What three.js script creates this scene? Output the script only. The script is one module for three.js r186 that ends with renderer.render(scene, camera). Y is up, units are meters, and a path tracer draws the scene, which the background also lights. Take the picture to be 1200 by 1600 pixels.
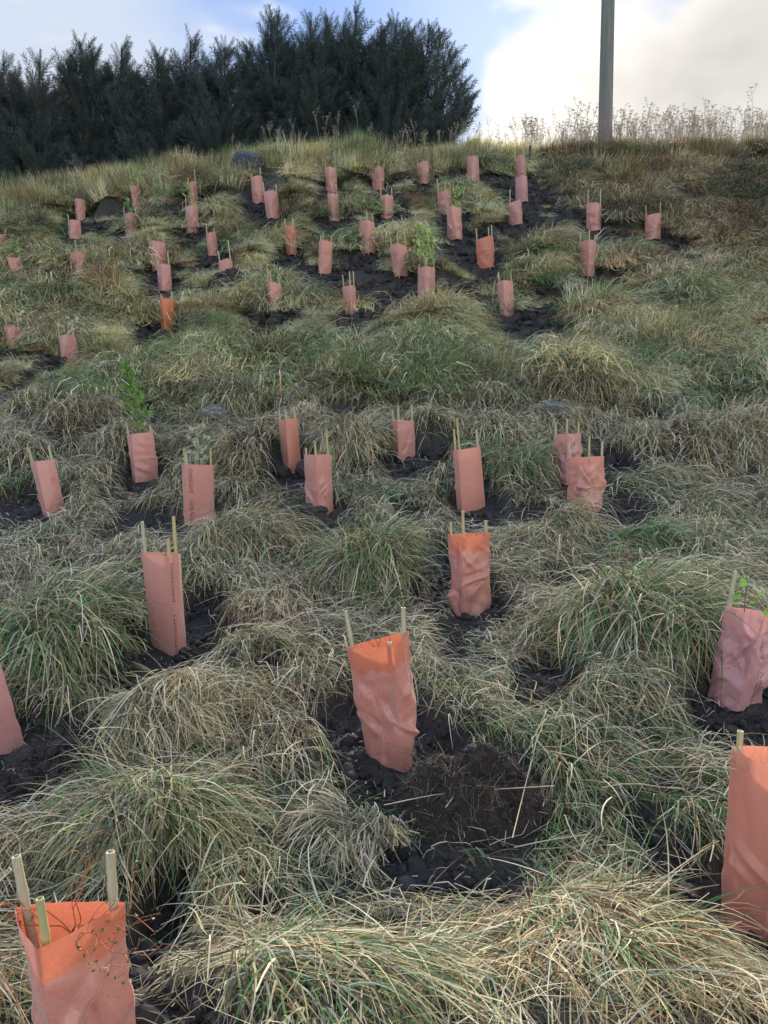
import * as THREE from 'three';
import { mergeGeometries } from 'three/addons/utils/BufferGeometryUtils.js';

// ------------------------------------------------------------------ camera, sky, sun, exposure
const scene = new THREE.Scene();
const FOV = 67, PITCH = -8, EYE = 1.5;
const camera = new THREE.PerspectiveCamera(FOV, 0.75, 0.05, 2000);
camera.position.set(0, EYE, 0);
camera.rotation.set(THREE.MathUtils.degToRad(PITCH), 0, 0);
camera.updateMatrixWorld(true);
const renderer = new THREE.WebGLRenderer({ antialias: true });
renderer.toneMapping = THREE.LinearToneMapping;
renderer.toneMappingExposure = 4.0;
renderer.shadowMap.enabled = true;
const F = 800 / Math.tan(THREE.MathUtils.degToRad(FOV / 2));   // focal length in pixels of the 1200 x 1600 photograph
const SUN_AZ = 7.5, SUN_EL = 23.5;                                // degrees right of the view axis, degrees up
const SUN_I = 4.0, SUN_SOFT = 22;

function rng(seed) { let s = seed | 0; return () => { s = (s + 0x6d2b79f5) | 0; let t = Math.imul(s ^ (s >>> 15), 1 | s); t = (t + Math.imul(t ^ (t >>> 7), 61 | t)) ^ t; return ((t ^ (t >>> 14)) >>> 0) / 4294967296; }; }
const clamp = (v, a = 0, b = 1) => v < a ? a : v > b ? b : v;
const lerp = (a, b, t) => a + (b - a) * t;
const sstep = (a, b, v) => { const t = clamp((v - a) / (b - a)); return t * t * (3 - 2 * t); };
const perm = new Uint8Array(512); { const r = rng(77); const p = [...Array(256).keys()]; for (let i = 255; i > 0; i--) { const j = Math.floor(r() * (i + 1)); [p[i], p[j]] = [p[j], p[i]]; } for (let i = 0; i < 512; i++) perm[i] = p[i & 255]; }
function grad2(h, x, y) { switch (h & 7) { case 0: return x + y; case 1: return x - y; case 2: return -x + y; case 3: return -x - y; case 4: return 1.4 * x; case 5: return -1.4 * x; case 6: return 1.4 * y; default: return -1.4 * y; } }
function n2(x, y) {           // gradient noise, about -1..1
  const ix = Math.floor(x), iy = Math.floor(y), fx = x - ix, fy = y - iy, X = ix & 255, Y = iy & 255;
  const u = fx * fx * fx * (fx * (fx * 6 - 15) + 10), v = fy * fy * fy * (fy * (fy * 6 - 15) + 10);
  const a = perm[perm[X] + Y], b = perm[perm[X + 1] + Y], c = perm[perm[X] + Y + 1], d = perm[perm[X + 1] + Y + 1];
  return lerp(lerp(grad2(a, fx, fy), grad2(b, fx - 1, fy), u), lerp(grad2(c, fx, fy - 1), grad2(d, fx - 1, fy - 1), u), v);
}
function n3(x, y, z) { const k = Math.floor(z), f = z - k, s = f * f * (3 - 2 * f); return lerp(n2(x + k * 37.3, y + k * 17.9), n2(x + (k + 1) * 37.3, y + (k + 1) * 17.9), s); }
function fbm2(x, y, o = 4) { let s = 0, a = 0.5; for (let i = 0; i < o; i++) { s += a * n2(x, y); x = x * 2.03 + 11.3; y = y * 2.03 + 5.7; a *= 0.5; } return s; }
function fbm3(x, y, z, o = 4) { let s = 0, a = 0.5; for (let i = 0; i < o; i++) { s += a * n3(x, y, z); x = x * 2.03 + 3.1; y = y * 2.03 + 9.2; z = z * 2.03 + 1.7; a *= 0.5; } return s; }
const vec = (x, y, z) => new THREE.Vector3(x, y, z);
function rayDir(px, py) { return vec((px - 600) / F, (800 - py) / F, -1).applyQuaternion(camera.quaternion); }

const sunDir = vec(Math.sin(SUN_AZ * Math.PI / 180) * Math.cos(SUN_EL * Math.PI / 180), Math.sin(SUN_EL * Math.PI / 180), -Math.cos(SUN_AZ * Math.PI / 180) * Math.cos(SUN_EL * Math.PI / 180));
{
  const W = 1536, Hh = 768, data = new Float32Array(W * Hh * 4);
  // the near edge of the cloud bank: a great circle through two directions of the photograph
  const e1 = rayDir(672, 215).normalize(), e2 = rayDir(885, 0).normalize(), en = e2.clone().cross(e1).normalize();   // points to the bank's side
  if (en.x < 0) en.negate();
  const eL = rayDir(150, 130).normalize();
  for (let r = 0; r < Hh; r++) {
    const up = ((r + 0.5) / Hh - 0.5) * Math.PI, y = Math.sin(up), cu = Math.cos(up);
    for (let c = 0; c < W; c++) {
      const az = ((c + 0.5) / W - 0.5) * 2 * Math.PI, x = Math.cos(az) * cu, z = Math.sin(az) * cu;
      const yy = Math.max(y, 0.0), h = 1 - yy;
      const cs = x * sunDir.x + y * sunDir.y + z * sunDir.z;
      let R = lerp(0.040, 0.135, h ** 2.6), G = lerp(0.090, 0.175, h ** 2.4), B = lerp(0.215, 0.245, h ** 2);
      // thin high veil, everywhere
      const k = 1 / (yy + 0.35);
      const q = fbm3(x * k * 1.6 + 4, z * k * 1.6, 2.3, 4), q2 = fbm3(x * 5 + 1, y * 7, z * 5, 5);
      let veil = sstep(-0.28, 0.4, q + 0.25 * q2 + 0.22 * h - 0.05 + 0.4 * Math.max(0, 1 - Math.hypot(x - eL.x, y - eL.y, z - eL.z) / 0.6) - 0.75 * Math.max(0, 1 - Math.hypot(x - e2.x + 0.13, y - e2.y - 0.0, z - e2.z) / 0.38)) * 0.85;
      const vl = 0.30 + 0.80 * sstep(0.75, -0.6, cs); R = lerp(R, 0.585 * vl, veil); G = lerp(G, 0.645 * vl, veil); B = lerp(B, 0.735 * vl, veil);  // unseen veil away from the sun brightened as added fill for the bank
      // small puffs
      const pf = fbm3(x * 6 + 7 + y * 5, y * 22, z * 6, 5), puff = sstep(0.14, 0.40, pf) * 0.8;
      R = lerp(R, 0.225, puff); G = lerp(G, 0.23, puff); B = lerp(B, 0.24, puff);
      // bank: heavier cloud on one side of the great circle, with a torn edge, broken up again by slow noise farther round
      const side = x * en.x + y * en.y + z * en.z + 0.09 * q2 + 0.07 * fbm3(x * 14, y * 14, z * 14, 4);
      const hole = sstep(0.62, 0.9, side) * sstep(0.05, 0.35, fbm3(x * 2.1 + 9, y * 2.6, z * 2.1 + 3, 3) + 0.1);
      const bank = sstep(-0.015, 0.06, side) * (1 - 0.55 * hole);
      const tex = fbm3(x * 4 + 20, y * 8, z * 4, 5), lum = 0.198 + 0.14 * tex + 0.06 * (1 - sstep(0.0, 0.14, side)) + 0.44 * sstep(0.75, -0.6, cs);   // clouds away from the sun, out of view, brightened to light the bank
      R = lerp(R, lum * 1.0, bank); G = lerp(G, lum * 0.97, bank); B = lerp(B, lum * 0.935, bank);
      // the sun's glow through the thin air round it
      const gl = 0.07 * Math.exp((cs - 1) * 130) + 0.03 * Math.exp((cs - 1) * 9);
      R += gl * 1.05; G += gl * 0.93; B += gl * 0.72;
      if (y < 0) { R = 0.10; G = 0.10; B = 0.08; }
      const o = (r * W + c) * 4; data[o] = R; data[o + 1] = G; data[o + 2] = B; data[o + 3] = 1;
    }
  }
  const t = new THREE.DataTexture(data, W, Hh, THREE.RGBAFormat, THREE.FloatType);
  t.mapping = THREE.EquirectangularReflectionMapping; t.magFilter = THREE.LinearFilter; t.minFilter = THREE.LinearFilter; t.needsUpdate = true;
  scene.background = t; scene.environment = t;
}
const sun = new THREE.DirectionalLight(new THREE.Color(1, 0.92, 0.78), SUN_I);
sun.position.copy(sunDir).multiplyScalar(60); sun.castShadow = true; sun.shadow.radius = SUN_SOFT;
sun.shadow.mapSize.set(2048, 2048); Object.assign(sun.shadow.camera, { left: -25, right: 25, top: 25, bottom: -25, near: 1, far: 150 });
scene.add(sun); scene.add(sun.target);

// ------------------------------------------------------------------ the lie of the land
// distance up the bank and the height in the picture where the ground stands in its middle column
const PROFILE = [[1.15, 1660], [1.5, 1530], [1.85, 1400], [2.45, 1190], [3.3, 1015], [4.3, 890], [5.4, 795], [6.4, 720], [7.6, 640], [9.0, 573], [10.5, 510], [12.1, 430], [13.6, 354], [15.0, 298], [16.0, 276]]
  .map(([d, py]) => { const v = rayDir(600, py); return [d, EYE + v.y / -v.z * d]; });
const P0 = PROFILE[0], P1 = PROFILE[PROFILE.length - 1];
PROFILE.unshift([-3, P0[1] - 0.75]); PROFILE.unshift([-40, P0[1] - 5]);
PROFILE.push([16.9, P1[1] + 0.42], [18.2, P1[1] + 0.5], [23, P1[1] + 0.55], [60, P1[1] + 0.2], [400, P1[1] - 6]);
const slopes = PROFILE.map((p, i) => { const a = PROFILE[Math.max(0, i - 1)], b = PROFILE[Math.min(PROFILE.length - 1, i + 1)]; return (b[1] - a[1]) / (b[0] - a[0]); });
function profile(d) {
  if (d <= PROFILE[0][0]) return PROFILE[0][1]; const n = PROFILE.length;
  if (d >= PROFILE[n - 1][0]) return PROFILE[n - 1][1];
  let i = 0; while (d > PROFILE[i + 1][0]) i++;
  const [x0, y0] = PROFILE[i], [x1, y1] = PROFILE[i + 1], w = x1 - x0, t = (d - x0) / w, t2 = t * t, t3 = t2 * t;
  return (2 * t3 - 3 * t2 + 1) * y0 + (t3 - 2 * t2 + t) * w * slopes[i] + (-2 * t3 + 3 * t2) * y1 + (t3 - t2) * w * slopes[i + 1];
}
function baseH(x, d) {
  let y = profile(d);
  const far = sstep(9, 16, d);
  y -= 0.75 * far * sstep(-1.0, -8, x) + 0.9 * far * sstep(-8, -20, x);
  y += 0.10 * far * sstep(4, 9, x);
  y += 0.05 * n2(x * 0.5 + 3, d * 0.5) * sstep(1, 5, d);
  return y;
}
function hitBase(px, py) {                     // where the ray of a pixel meets the bare bank
  const v = rayDir(px, py), hz = -v.z; let a = 0.5, step = 0.05;
  const above = (d) => EYE + v.y / hz * d - baseH(v.x / hz * d, d);
  let d = a; while (d < 40 && above(d) > 0) d += step;
  let lo = d - step, hi = d; for (let i = 0; i < 20; i++) { const m = (lo + hi) / 2; if (above(m) > 0) lo = m; else hi = m; }
  return [v.x / hz * hi, hi];
}
function atDepth(px, py, d) { const v = rayDir(px, py), k = d / -v.z; return vec(v.x * k, EYE + v.y * k, -d); }
const mPerPx = (d) => d / F / Math.cos(PITCH * Math.PI / 180);

// ------------------------------------------------------------------ the guards as measured: [top x, top y, base x, base y, width, stakes [x, y, front?]...]
// o: crumple, text, plant, hue, label
const GUARDS = [
  { t: [107, 1418], b: [136, 1690], w: 148, s: [[13, 1340, 0], [172, 1332, 0], [62, 1405, 1]], cr: 1, hue: 0, soil: [0.1, -0.05, 0.22, 0.24], det: 2, L: 'large crumpled orange plant guard with three bamboo stakes and orange wiry twigs inside' },
  { t: [1203, 1172], b: [1188, 1452], w: 112, s: [[1157, 1143, 0], [1255, 1120, 0], [1215, 1190, 1]], cr: 0.35, hue: 0.1, det: 2, taper: 0.05, soil: [-0.02, -0.02, 0.26, 0.26], L: 'large smooth pinkish orange plant guard cut by the picture edge, pale zigzag twigs beside it' },
  { t: [592, 1000], b: [611, 1188], w: 86, s: [[540, 955, 0], [630, 950, 0], [609, 1004, 1]], cr: 0.8, hue: 0, det: 2, taper: 0.28, tilt: 16, soil: [0.02, -0.04, 0.26, 0.25], L: 'orange plant guard pinched at its foot, standing behind the mound of black soil' },
  { t: [1186, 956], b: [1156, 1095], w: 82, s: [[1149, 893, 0], [1228, 890, 0], [1190, 962, 1]], cr: 1.1, hue: -0.25, det: 2, text: 0.62, soil: [0, -0.08, 0.25, 0.22], L: 'dark crumpled plant guard with a few round green leaves above its rim' },
  { t: [735, 834], b: [739, 955], w: 58, s: [[704, 817, 0], [759, 814, 0], [723, 799, 1]], cr: 1, hue: 0.1, det: 2, text: 0.42, soil: [-0.13, 0.05, 0.24, 0.2], L: 'crumpled plant guard with bright orange top beside the dark hollow under overhanging grass' },
  { t: [251, 864], b: [261, 1016], w: 56, s: [[222, 815, 0], [271, 807, 0], [266, 842, 1]], cr: 0.12, hue: 0, det: 2, text: 0.5, soil: [0.14, -0.02, 0.25, 0.22], L: 'tall smooth orange guard with dark lettering down its face, dark hollow to one side' },
  { t: [-32, 1040], b: [4, 1170], w: 62, s: [[-70, 1000, 0], [-20, 995, 0]], cr: 0.3, hue: -0.15, det: 1, soil: [0.08, 0, 0.22, 0.2], L: 'tilted plant guard mostly outside the picture, only its lower corner showing beside the tussock' },
  { t: [918, 714], b: [918, 798], w: 52, s: [[889, 690, 0], [941, 690, 0], [921, 682, 1]], cr: 1, hue: 0.05, det: 1, soil: [0.05, -0.14, 0.32, 0.36], L: 'crumpled wide-mouthed plant guard standing in front of another crumpled guard' },
  { t: [888, 678], b: [889, 753], w: 38, s: [[868, 660, 0], [904, 660, 0], [886, 656, 1]], cr: 1, hue: -0.15, det: 1, L: 'crumpled plant guard half hidden behind a wider crumpled guard' },
  { t: [729, 701], b: [738, 796], w: 40, s: [[709, 671, 0], [744, 671, 0], [714, 655, 1]], cr: 0.08, hue: 0.05, det: 1, taper: -0.06, L: 'smooth flat-faced plant guard with two tall stakes, pale green grass tuft to one side' },
  { t: [630, 657], b: [632, 717], w: 33, s: [[613, 640, 0], [643, 632, 0], [622, 635, 1]], cr: 0.25, hue: 0, det: 1, soil: [0.1, -0.15, 0.35, 0.25], L: 'short plant guard with three pale stakes above a dark strip of bare soil' },
  { t: [495, 710], b: [500, 804], w: 43, s: [[478, 700, 0], [510, 672, 0], [492, 690, 1]], cr: 0.3, hue: 0, det: 1, soil: [0, -0.12, 0.35, 0.2], L: 'plant guard standing against a pale mop of drooping grass, black soil below' },
  { t: [451, 655], b: [457, 737], w: 29, s: [[436, 640, 0], [459, 635, 0], [446, 640, 1]], cr: 0.08, hue: 0.08, det: 1, L: 'narrow smooth orange plant guard just above the guard by the pale mop of grass' },
  { t: [311, 726], b: [312, 818], w: 41, s: [[287, 700, 0], [329, 700, 0], [291, 706, 1]], cr: 0.12, hue: 0, det: 1, text: 0.56, plant: 'pale', L: 'plant guard holding a sapling with whitish round leaves' },
  { t: [217, 678], b: [227, 750], w: 39, s: [[198, 662, 0], [234, 664, 0]], cr: 0.3, hue: 0, det: 1, plant: 'tall', L: 'plant guard holding a tall narrow leafy green sapling' },
  { t: [66, 720], b: [83, 803], w: 36, s: [[45, 700, 0], [76, 696, 0]], cr: 0.15, hue: 0, det: 1, soil: [-0.25, -0.05, 0.35, 0.22], L: 'smooth tilted plant guard with two splayed stakes, black hole on both sides' },
  { t: [105, 525], b: [109, 565], w: 28, s: [[90, 506, 0], [109, 508, 0]], cr: 0.2, hue: -0.05, plant: 'palesmall', L: 'short plant guard with a small pale sapling below the reddish grass tussock' },
  { t: [19, 511], b: [22, 549], w: 26, s: [[8, 494, 0], [22, 485, 0]], cr: 0.3, hue: -0.05, plant: 'palesmall', L: 'pinkish plant guard with a small pale sapling by the picture edge at mid height' },
  { t: [260, 468], b: [262, 517], w: 22, s: [[252, 460, 0], [268, 455, 0]], cr: 0.3, hue: 0.35, L: 'strongly orange plant guard, lowest in a column of three' },
  { t: [255, 415], b: [257, 455], w: 21, s: [[247, 405, 0], [262, 392, 0]], cr: 0.4, hue: -0.05, L: 'plant guard in the middle of a column of three, overlapping the one above' },
  { t: [246, 379], b: [249, 424], w: 25, s: [[232, 368, 0], [254, 366, 0]], cr: 0.3, hue: -0.1, plant: 'dry', L: 'plant guard at the top of a column of three, upper part pinkish' },
  { t: [352, 407], b: [356, 444], w: 21, s: [[341, 392, 0], [356, 375, 0]], cr: 0.2, hue: 0, L: 'plant guard with one tall stake above a black clod of soil' },
  { t: [330, 365], b: [333, 400], w: 17, s: [[322, 350, 0], [334, 358, 0]], cr: 0.3, hue: 0, L: 'narrow tilted plant guard just above the guard on the black clod' },
  { t: [120, 396], b: [124, 435], w: 23, s: [[108, 388, 0], [130, 382, 0], [117, 375, 1]], cr: 0.6, hue: 0, L: 'creased plant guard with three thin stakes, lower of two close together' },
  { t: [115, 346], b: [117, 374], w: 18, s: [[106, 335, 0], [123, 340, 0]], cr: 0.3, hue: -0.05, L: 'plant guard sunk in grass with only its upper half showing, upper of two close together' },
  { t: [125, 312], b: [125, 345], w: 14, s: [[117, 310, 0], [131, 312, 0]], cr: 0.2, hue: -0.05, plant: 'fuzz', L: 'small narrow plant guard with a feathery grey green sapling taller than itself' },
  { t: [22, 404], b: [27, 446], w: 20, s: [[14, 396, 0], [28, 385, 0]], cr: 0.3, hue: 0.05, plant: 'bushy', L: 'tilted plant guard with a low bushy green sapling by the picture edge' },
  { t: [3, 368], b: [3, 391], w: 13, s: [[-2, 360, 0], [8, 357, 0]], cr: 0.3, hue: 0, L: 'plant guard cut by the picture edge, only a sliver beside one stake' },
  { t: [204, 335], b: [206, 371], w: 20, s: [[193, 324, 0], [211, 326, 0]], cr: 0.3, hue: -0.05, plant: 'bushy', L: 'plant guard with a bright green sapling tip, below a narrower tilted guard' },
  { t: [211, 292], b: [214, 328], w: 16, s: [[206, 280, 0], [214, 278, 0]], cr: 0.3, hue: -0.1, plant: 'leafy', L: 'narrow tilted plant guard with a yellow green leafy sapling above, near the crest' },
  { t: [300, 286], b: [302, 324], w: 16, s: [[294, 278, 0], [302, 265, 0]], cr: 0.15, hue: -0.1, L: 'narrow pinkish plant guard directly behind another, green shoot beside the pair' },
  { t: [299, 323], b: [301, 365], w: 20, s: [[290, 305, 0], [306, 315, 0]], cr: 0.4, hue: -0.1, plant: 'leafy', L: 'plant guard directly in front of a narrow pinkish one, green shoot at its rim' },
  { t: [401, 277], b: [404, 318], w: 18, s: [[393, 272, 0], [406, 262, 0]], cr: 0.4, hue: 0, L: 'plant guard below the dark boulder, touching the paler guard beside it' },
  { t: [424, 300], b: [427, 342], w: 20, s: [[411, 285, 0], [431, 288, 0]], cr: 0.1, hue: -0.02, L: 'smooth plant guard with splayed stakes, second of a touching pair below the boulder' },
  { t: [453, 354], b: [455, 398], w: 17, s: [[445, 342, 0], [457, 340, 0]], cr: 0.8, hue: 0.15, L: 'orange plant guard with torn-looking white glints down its creased face' },
  { t: [429, 443], b: [432, 489], w: 19, s: [[417, 415, 0], [435, 427, 0], [422, 423, 1]], cr: 0.7, hue: 0, plant: 'sprig', L: 'creased plant guard with three stakes and a small sprig, above a wide black soil patch' },
  { t: [546, 448], b: [548, 491], w: 17, s: [[535, 430, 0], [552, 424, 0], [546, 424, 1]], cr: 0.3, hue: -0.05, L: 'narrow plant guard with three stakes standing alone in a dark hollow' },
  { t: [510, 378], b: [507, 428], w: 18, s: [[501, 367, 0], [518, 368, 0], [505, 364, 1]], cr: 0.4, hue: 0.02, L: 'plant guard leaning right at the top with two thin stakes close together' },
  { t: [520, 304], b: [523, 346], w: 16, s: [[513, 300, 0], [525, 288, 0]], cr: 0.2, hue: -0.1, L: 'narrow pinkish plant guard directly below the guard with a pale tall sprig' },
  { t: [517, 263], b: [518, 301], w: 16, s: [[508, 250, 0], [523, 245, 0]], cr: 0.5, hue: -0.05, plant: 'thin', L: 'plant guard on the crest with a tall thin pale green sprig' },
  { t: [590, 264], b: [591, 297], w: 17, s: [[581, 255, 0], [599, 256, 0], [592, 250, 1]], cr: 0.3, hue: -0.02, L: 'plant guard on the crest with three stakes and no plant showing' },
  { t: [604, 307], b: [605, 343], w: 19, s: [[595, 294, 0], [612, 293, 0]], cr: 0.3, hue: -0.05, plant: 'dry', L: 'plant guard with two straight stakes, directly below the three-staked guard on the crest' },
  { t: [574, 347], b: [576, 396], w: 22, s: [[563, 340, 0], [582, 334, 0], [573, 330, 1]], cr: 0.15, hue: 0, L: 'tall clean plant guard with three stakes in the middle of the upper bank' },
  { t: [625, 384], b: [627, 432], w: 24, s: [[610, 371, 0], [632, 363, 0], [621, 363, 1]], cr: 0.5, hue: -0.02, L: 'plant guard with three stakes beside the guard with the tall bright sapling' },
  { t: [666, 419], b: [666, 472], w: 25, s: [[655, 412, 0], [678, 405, 0], [665, 402, 1]], cr: 0.4, hue: -0.05, plant: 'bright', L: 'plant guard holding the tall bright yellow green sapling' },
  { t: [660, 255], b: [663, 288], w: 18, s: [[652, 250, 0], [668, 245, 0]], cr: 0.3, hue: -0.1, plant: 'thin', L: 'plant guard on the crest with a dense thin green sprig below the last tree' },
  { t: [739, 246], b: [740, 285], w: 19, s: [[731, 243, 0], [746, 244, 0]], cr: 0.2, hue: -0.15, L: 'pink plant guard on the crest with no stakes showing, black soil below' },
  { t: [694, 301], b: [697, 336], w: 20, s: [[683, 280, 0], [703, 285, 0], [695, 287, 1]], cr: 0.3, hue: -0.1, L: 'pinkish plant guard with tall stakes, half behind a taller guard with leafy shoot' },
  { t: [709, 325], b: [711, 375], w: 23, s: [[700, 318, 0], [718, 316, 0]], cr: 0.4, hue: 0, plant: 'leafyright', L: 'tall plant guard with a bright green leafy shoot leaning from its rim' },
  { t: [757, 373], b: [760, 419], w: 24, s: [[744, 357, 0], [768, 352, 0], [763, 355, 1]], cr: 0.5, hue: 0.2, L: 'orange plant guard with three stakes beside a wide black soil patch' },
  { t: [790, 440], b: [793, 495], w: 23, s: [[779, 425, 0], [798, 425, 0]], cr: 0.5, hue: -0.02, plant: 'sprig', L: 'creased pinkish plant guard with small sprig, lowest on the upper bank' },
  { t: [813, 245], b: [815, 281], w: 18, s: [[804, 232, 0], [814, 232, 0]], cr: 0.2, hue: -0.15, L: 'pink plant guard with dark print, upper of two stacked in line on the crest' },
  { t: [815, 277], b: [816, 316], w: 18, s: [[807, 276, 0], [822, 276, 0]], cr: 0.1, hue: -0.15, L: 'plain pink plant guard, lower of two stacked in line below the crest' },
  { t: [805, 316], b: [806, 352], w: 22, s: [[797, 296, 0], [812, 310, 0]], cr: 0.3, hue: -0.05, L: 'plant guard just below the two pink guards stacked in line' },
  { t: [931, 320], b: [929, 361], w: 22, s: [[919, 296, 0], [936, 296, 0]], cr: 0.6, hue: 0.02, L: 'orange plant guard with bulging rim, below the utility pole' },
  { t: [1021, 336], b: [1022, 374], w: 22, s: [[1009, 321, 0], [1032, 316, 0]], cr: 0.4, hue: 0, L: 'plant guard standing alone on the right of all others on the upper bank' },
  { t: [918, 378], b: [917, 432], w: 23, s: [[907, 364, 0], [930, 367, 0], [921, 360, 1]], cr: 0.25, hue: -0.03, soil: [0.15, -0.3, 0.75, 0.5], L: 'tall plant guard with three stakes above the largest black soil patch' },
];
for (const g of GUARDS) {
  const [x, d] = hitBase(g.b[0], g.b[1]);
  g.x = x; g.d = d; g.y = baseH(x, d); g.wm = g.w * mPerPx(d);
  const T = atDepth(g.t[0], g.t[1], d + 0.02); g.T = T; g.hm = T.distanceTo(vec(x, g.y, -d));
}

// bare soil, as ellipses in the picture: x, y, half width, half height
const SOIL_PX = [
  [590, 1150, 110, 80], [735, 1248, 128, 72], [660, 1380, 80, 55], [90, 1195, 120, 70], [300, 985, 62, 50], [682, 905, 42, 55], [1130, 1150, 90, 70], [1100, 1410, 50, 80], [1170, 1500, 70, 70], [235, 1510, 65, 95],
  [250, 1060, 90, 34], [850, 1085, 60, 40], [825, 826, 60, 22], [955, 742, 36, 22], [450, 816, 120, 24], [645, 738, 70, 24], [30, 798, 44, 26], [195, 846, 44, 26], [640, 815, 30, 16], [95, 905, 26, 12], [30, 1270, 60, 30], [230, 820, 60, 20], [740, 775, 40, 24], [700, 1020, 30, 40], [1010, 1330, 40, 60], [600, 1490, 60, 26], [760, 1395, 60, 26], [420, 1455, 40, 18], [180, 1010, 50, 16], [420, 1080, 40, 18], [870, 930, 30, 14], [560, 860, 40, 12],
  [830, 330, 70, 45], [790, 290, 90, 14], [740, 405, 85, 42], [640, 500, 110, 40], [425, 508, 66, 30], [945, 460, 70, 50], [865, 520, 60, 34], [160, 362, 54, 22], [275, 345, 40, 20], [400, 350, 60, 14], [500, 355, 70, 14], [600, 362, 50, 14], [350, 460, 50, 20], [230, 470, 40, 20], [560, 410, 70, 16], [900, 340, 50, 20], [1060, 395, 60, 24], [960, 380, 50, 18], [230, 530, 40, 22], [70, 590, 50, 20], [140, 450, 40, 14], [20, 460, 40, 16], [640, 330, 40, 12], [720, 360, 40, 20],
  [480, 440, 50, 18], [600, 450, 40, 16], [740, 470, 60, 24], [840, 480, 44, 24],
];
// ------------------------------------------------------------------ height and bare-soil grids
const GX0 = -17, GX1 = 17, GD0 = -2, GD1 = 21.5, GC = 0.03, GW = Math.round((GX1 - GX0) / GC) + 1, GH = Math.round((GD1 - GD0) / GC) + 1;
const gFlat = new Float32Array(GW * GH), gSoil = new Float32Array(GW * GH), gDome = new Float32Array(GW * GH), gH = new Float32Array(GW * GH);
function stamp(grid, x, d, rx, rd, fn) {
  const i0 = Math.max(0, Math.floor((x - rx - GX0) / GC)), i1 = Math.min(GW - 1, Math.ceil((x + rx - GX0) / GC)), j0 = Math.max(0, Math.floor((d - rd - GD0) / GC)), j1 = Math.min(GH - 1, Math.ceil((d + rd - GD0) / GC));
  for (let j = j0; j <= j1; j++) for (let i = i0; i <= i1; i++) { const X = GX0 + i * GC, D = GD0 + j * GC, u = (X - x) / rx, v = (D - d) / rd, q = Math.sqrt(u * u + v * v); if (q < 1) { const k = j * GW + i; grid[k] = Math.max(grid[k], fn(q, X, D)); } }
}
function soilEllipse(x, d, rx, rd) { stamp(gSoil, x, d, rx * 1.5, rd * 1.5, (q, X, D) => { const s = d > 7 ? 2.2 : 5; return 1 - sstep(0.50, 0.74, q + 0.34 * fbm2(X * s * 1.3, D * s * 1.3, 4)); }); }
for (const g of GUARDS) {
  const far = g.d > 6.5, [ox, od, rx, rd] = g.soil ?? (far ? [0.06, -0.18, 0.38, 0.46] : [0.03, -0.12, 0.24, 0.26]);
  soilEllipse(g.x + ox, g.d + od, rx, rd);
  stamp(gSoil, g.x, g.d - (far ? 0.14 : 0.06), g.wm * (far ? 1.5 : 1.1), far ? 0.34 : g.wm * 1.3, (q, X, D) => 1 - sstep(0.55, 0.95, q + 0.12 * fbm2(X * 6, D * 6, 2)));
}
for (const g of GUARDS) { const far = g.d > 6.5; stamp(gFlat, g.x, g.d - (far ? 0.42 : 0.34), far ? 0.55 : 0.6 * g.wm + 0.2, far ? (g.d < 11.3 ? 2.1 : 1.0) : 0.6, (q) => 1 - sstep(0.35, 1, q)); }   // trampled by whoever planted it
{ const [x, d] = hitBase(735, 1250); stamp(gFlat, x, d - 0.2, 0.55, 0.55, (q) => 1 - sstep(0.35, 1, q)); }
for (const [px, py, rx, ry] of SOIL_PX) {
  const [x, d] = hitBase(px, py), [, d0] = hitBase(px, py + ry), [, d1] = hitBase(px, py - ry);
  const k = d > 7 ? 1.0 : 1; soilEllipse(x, d, k * rx * mPerPx(d), k * Math.max(0.08, (d1 - d0) / 2));
}
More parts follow.
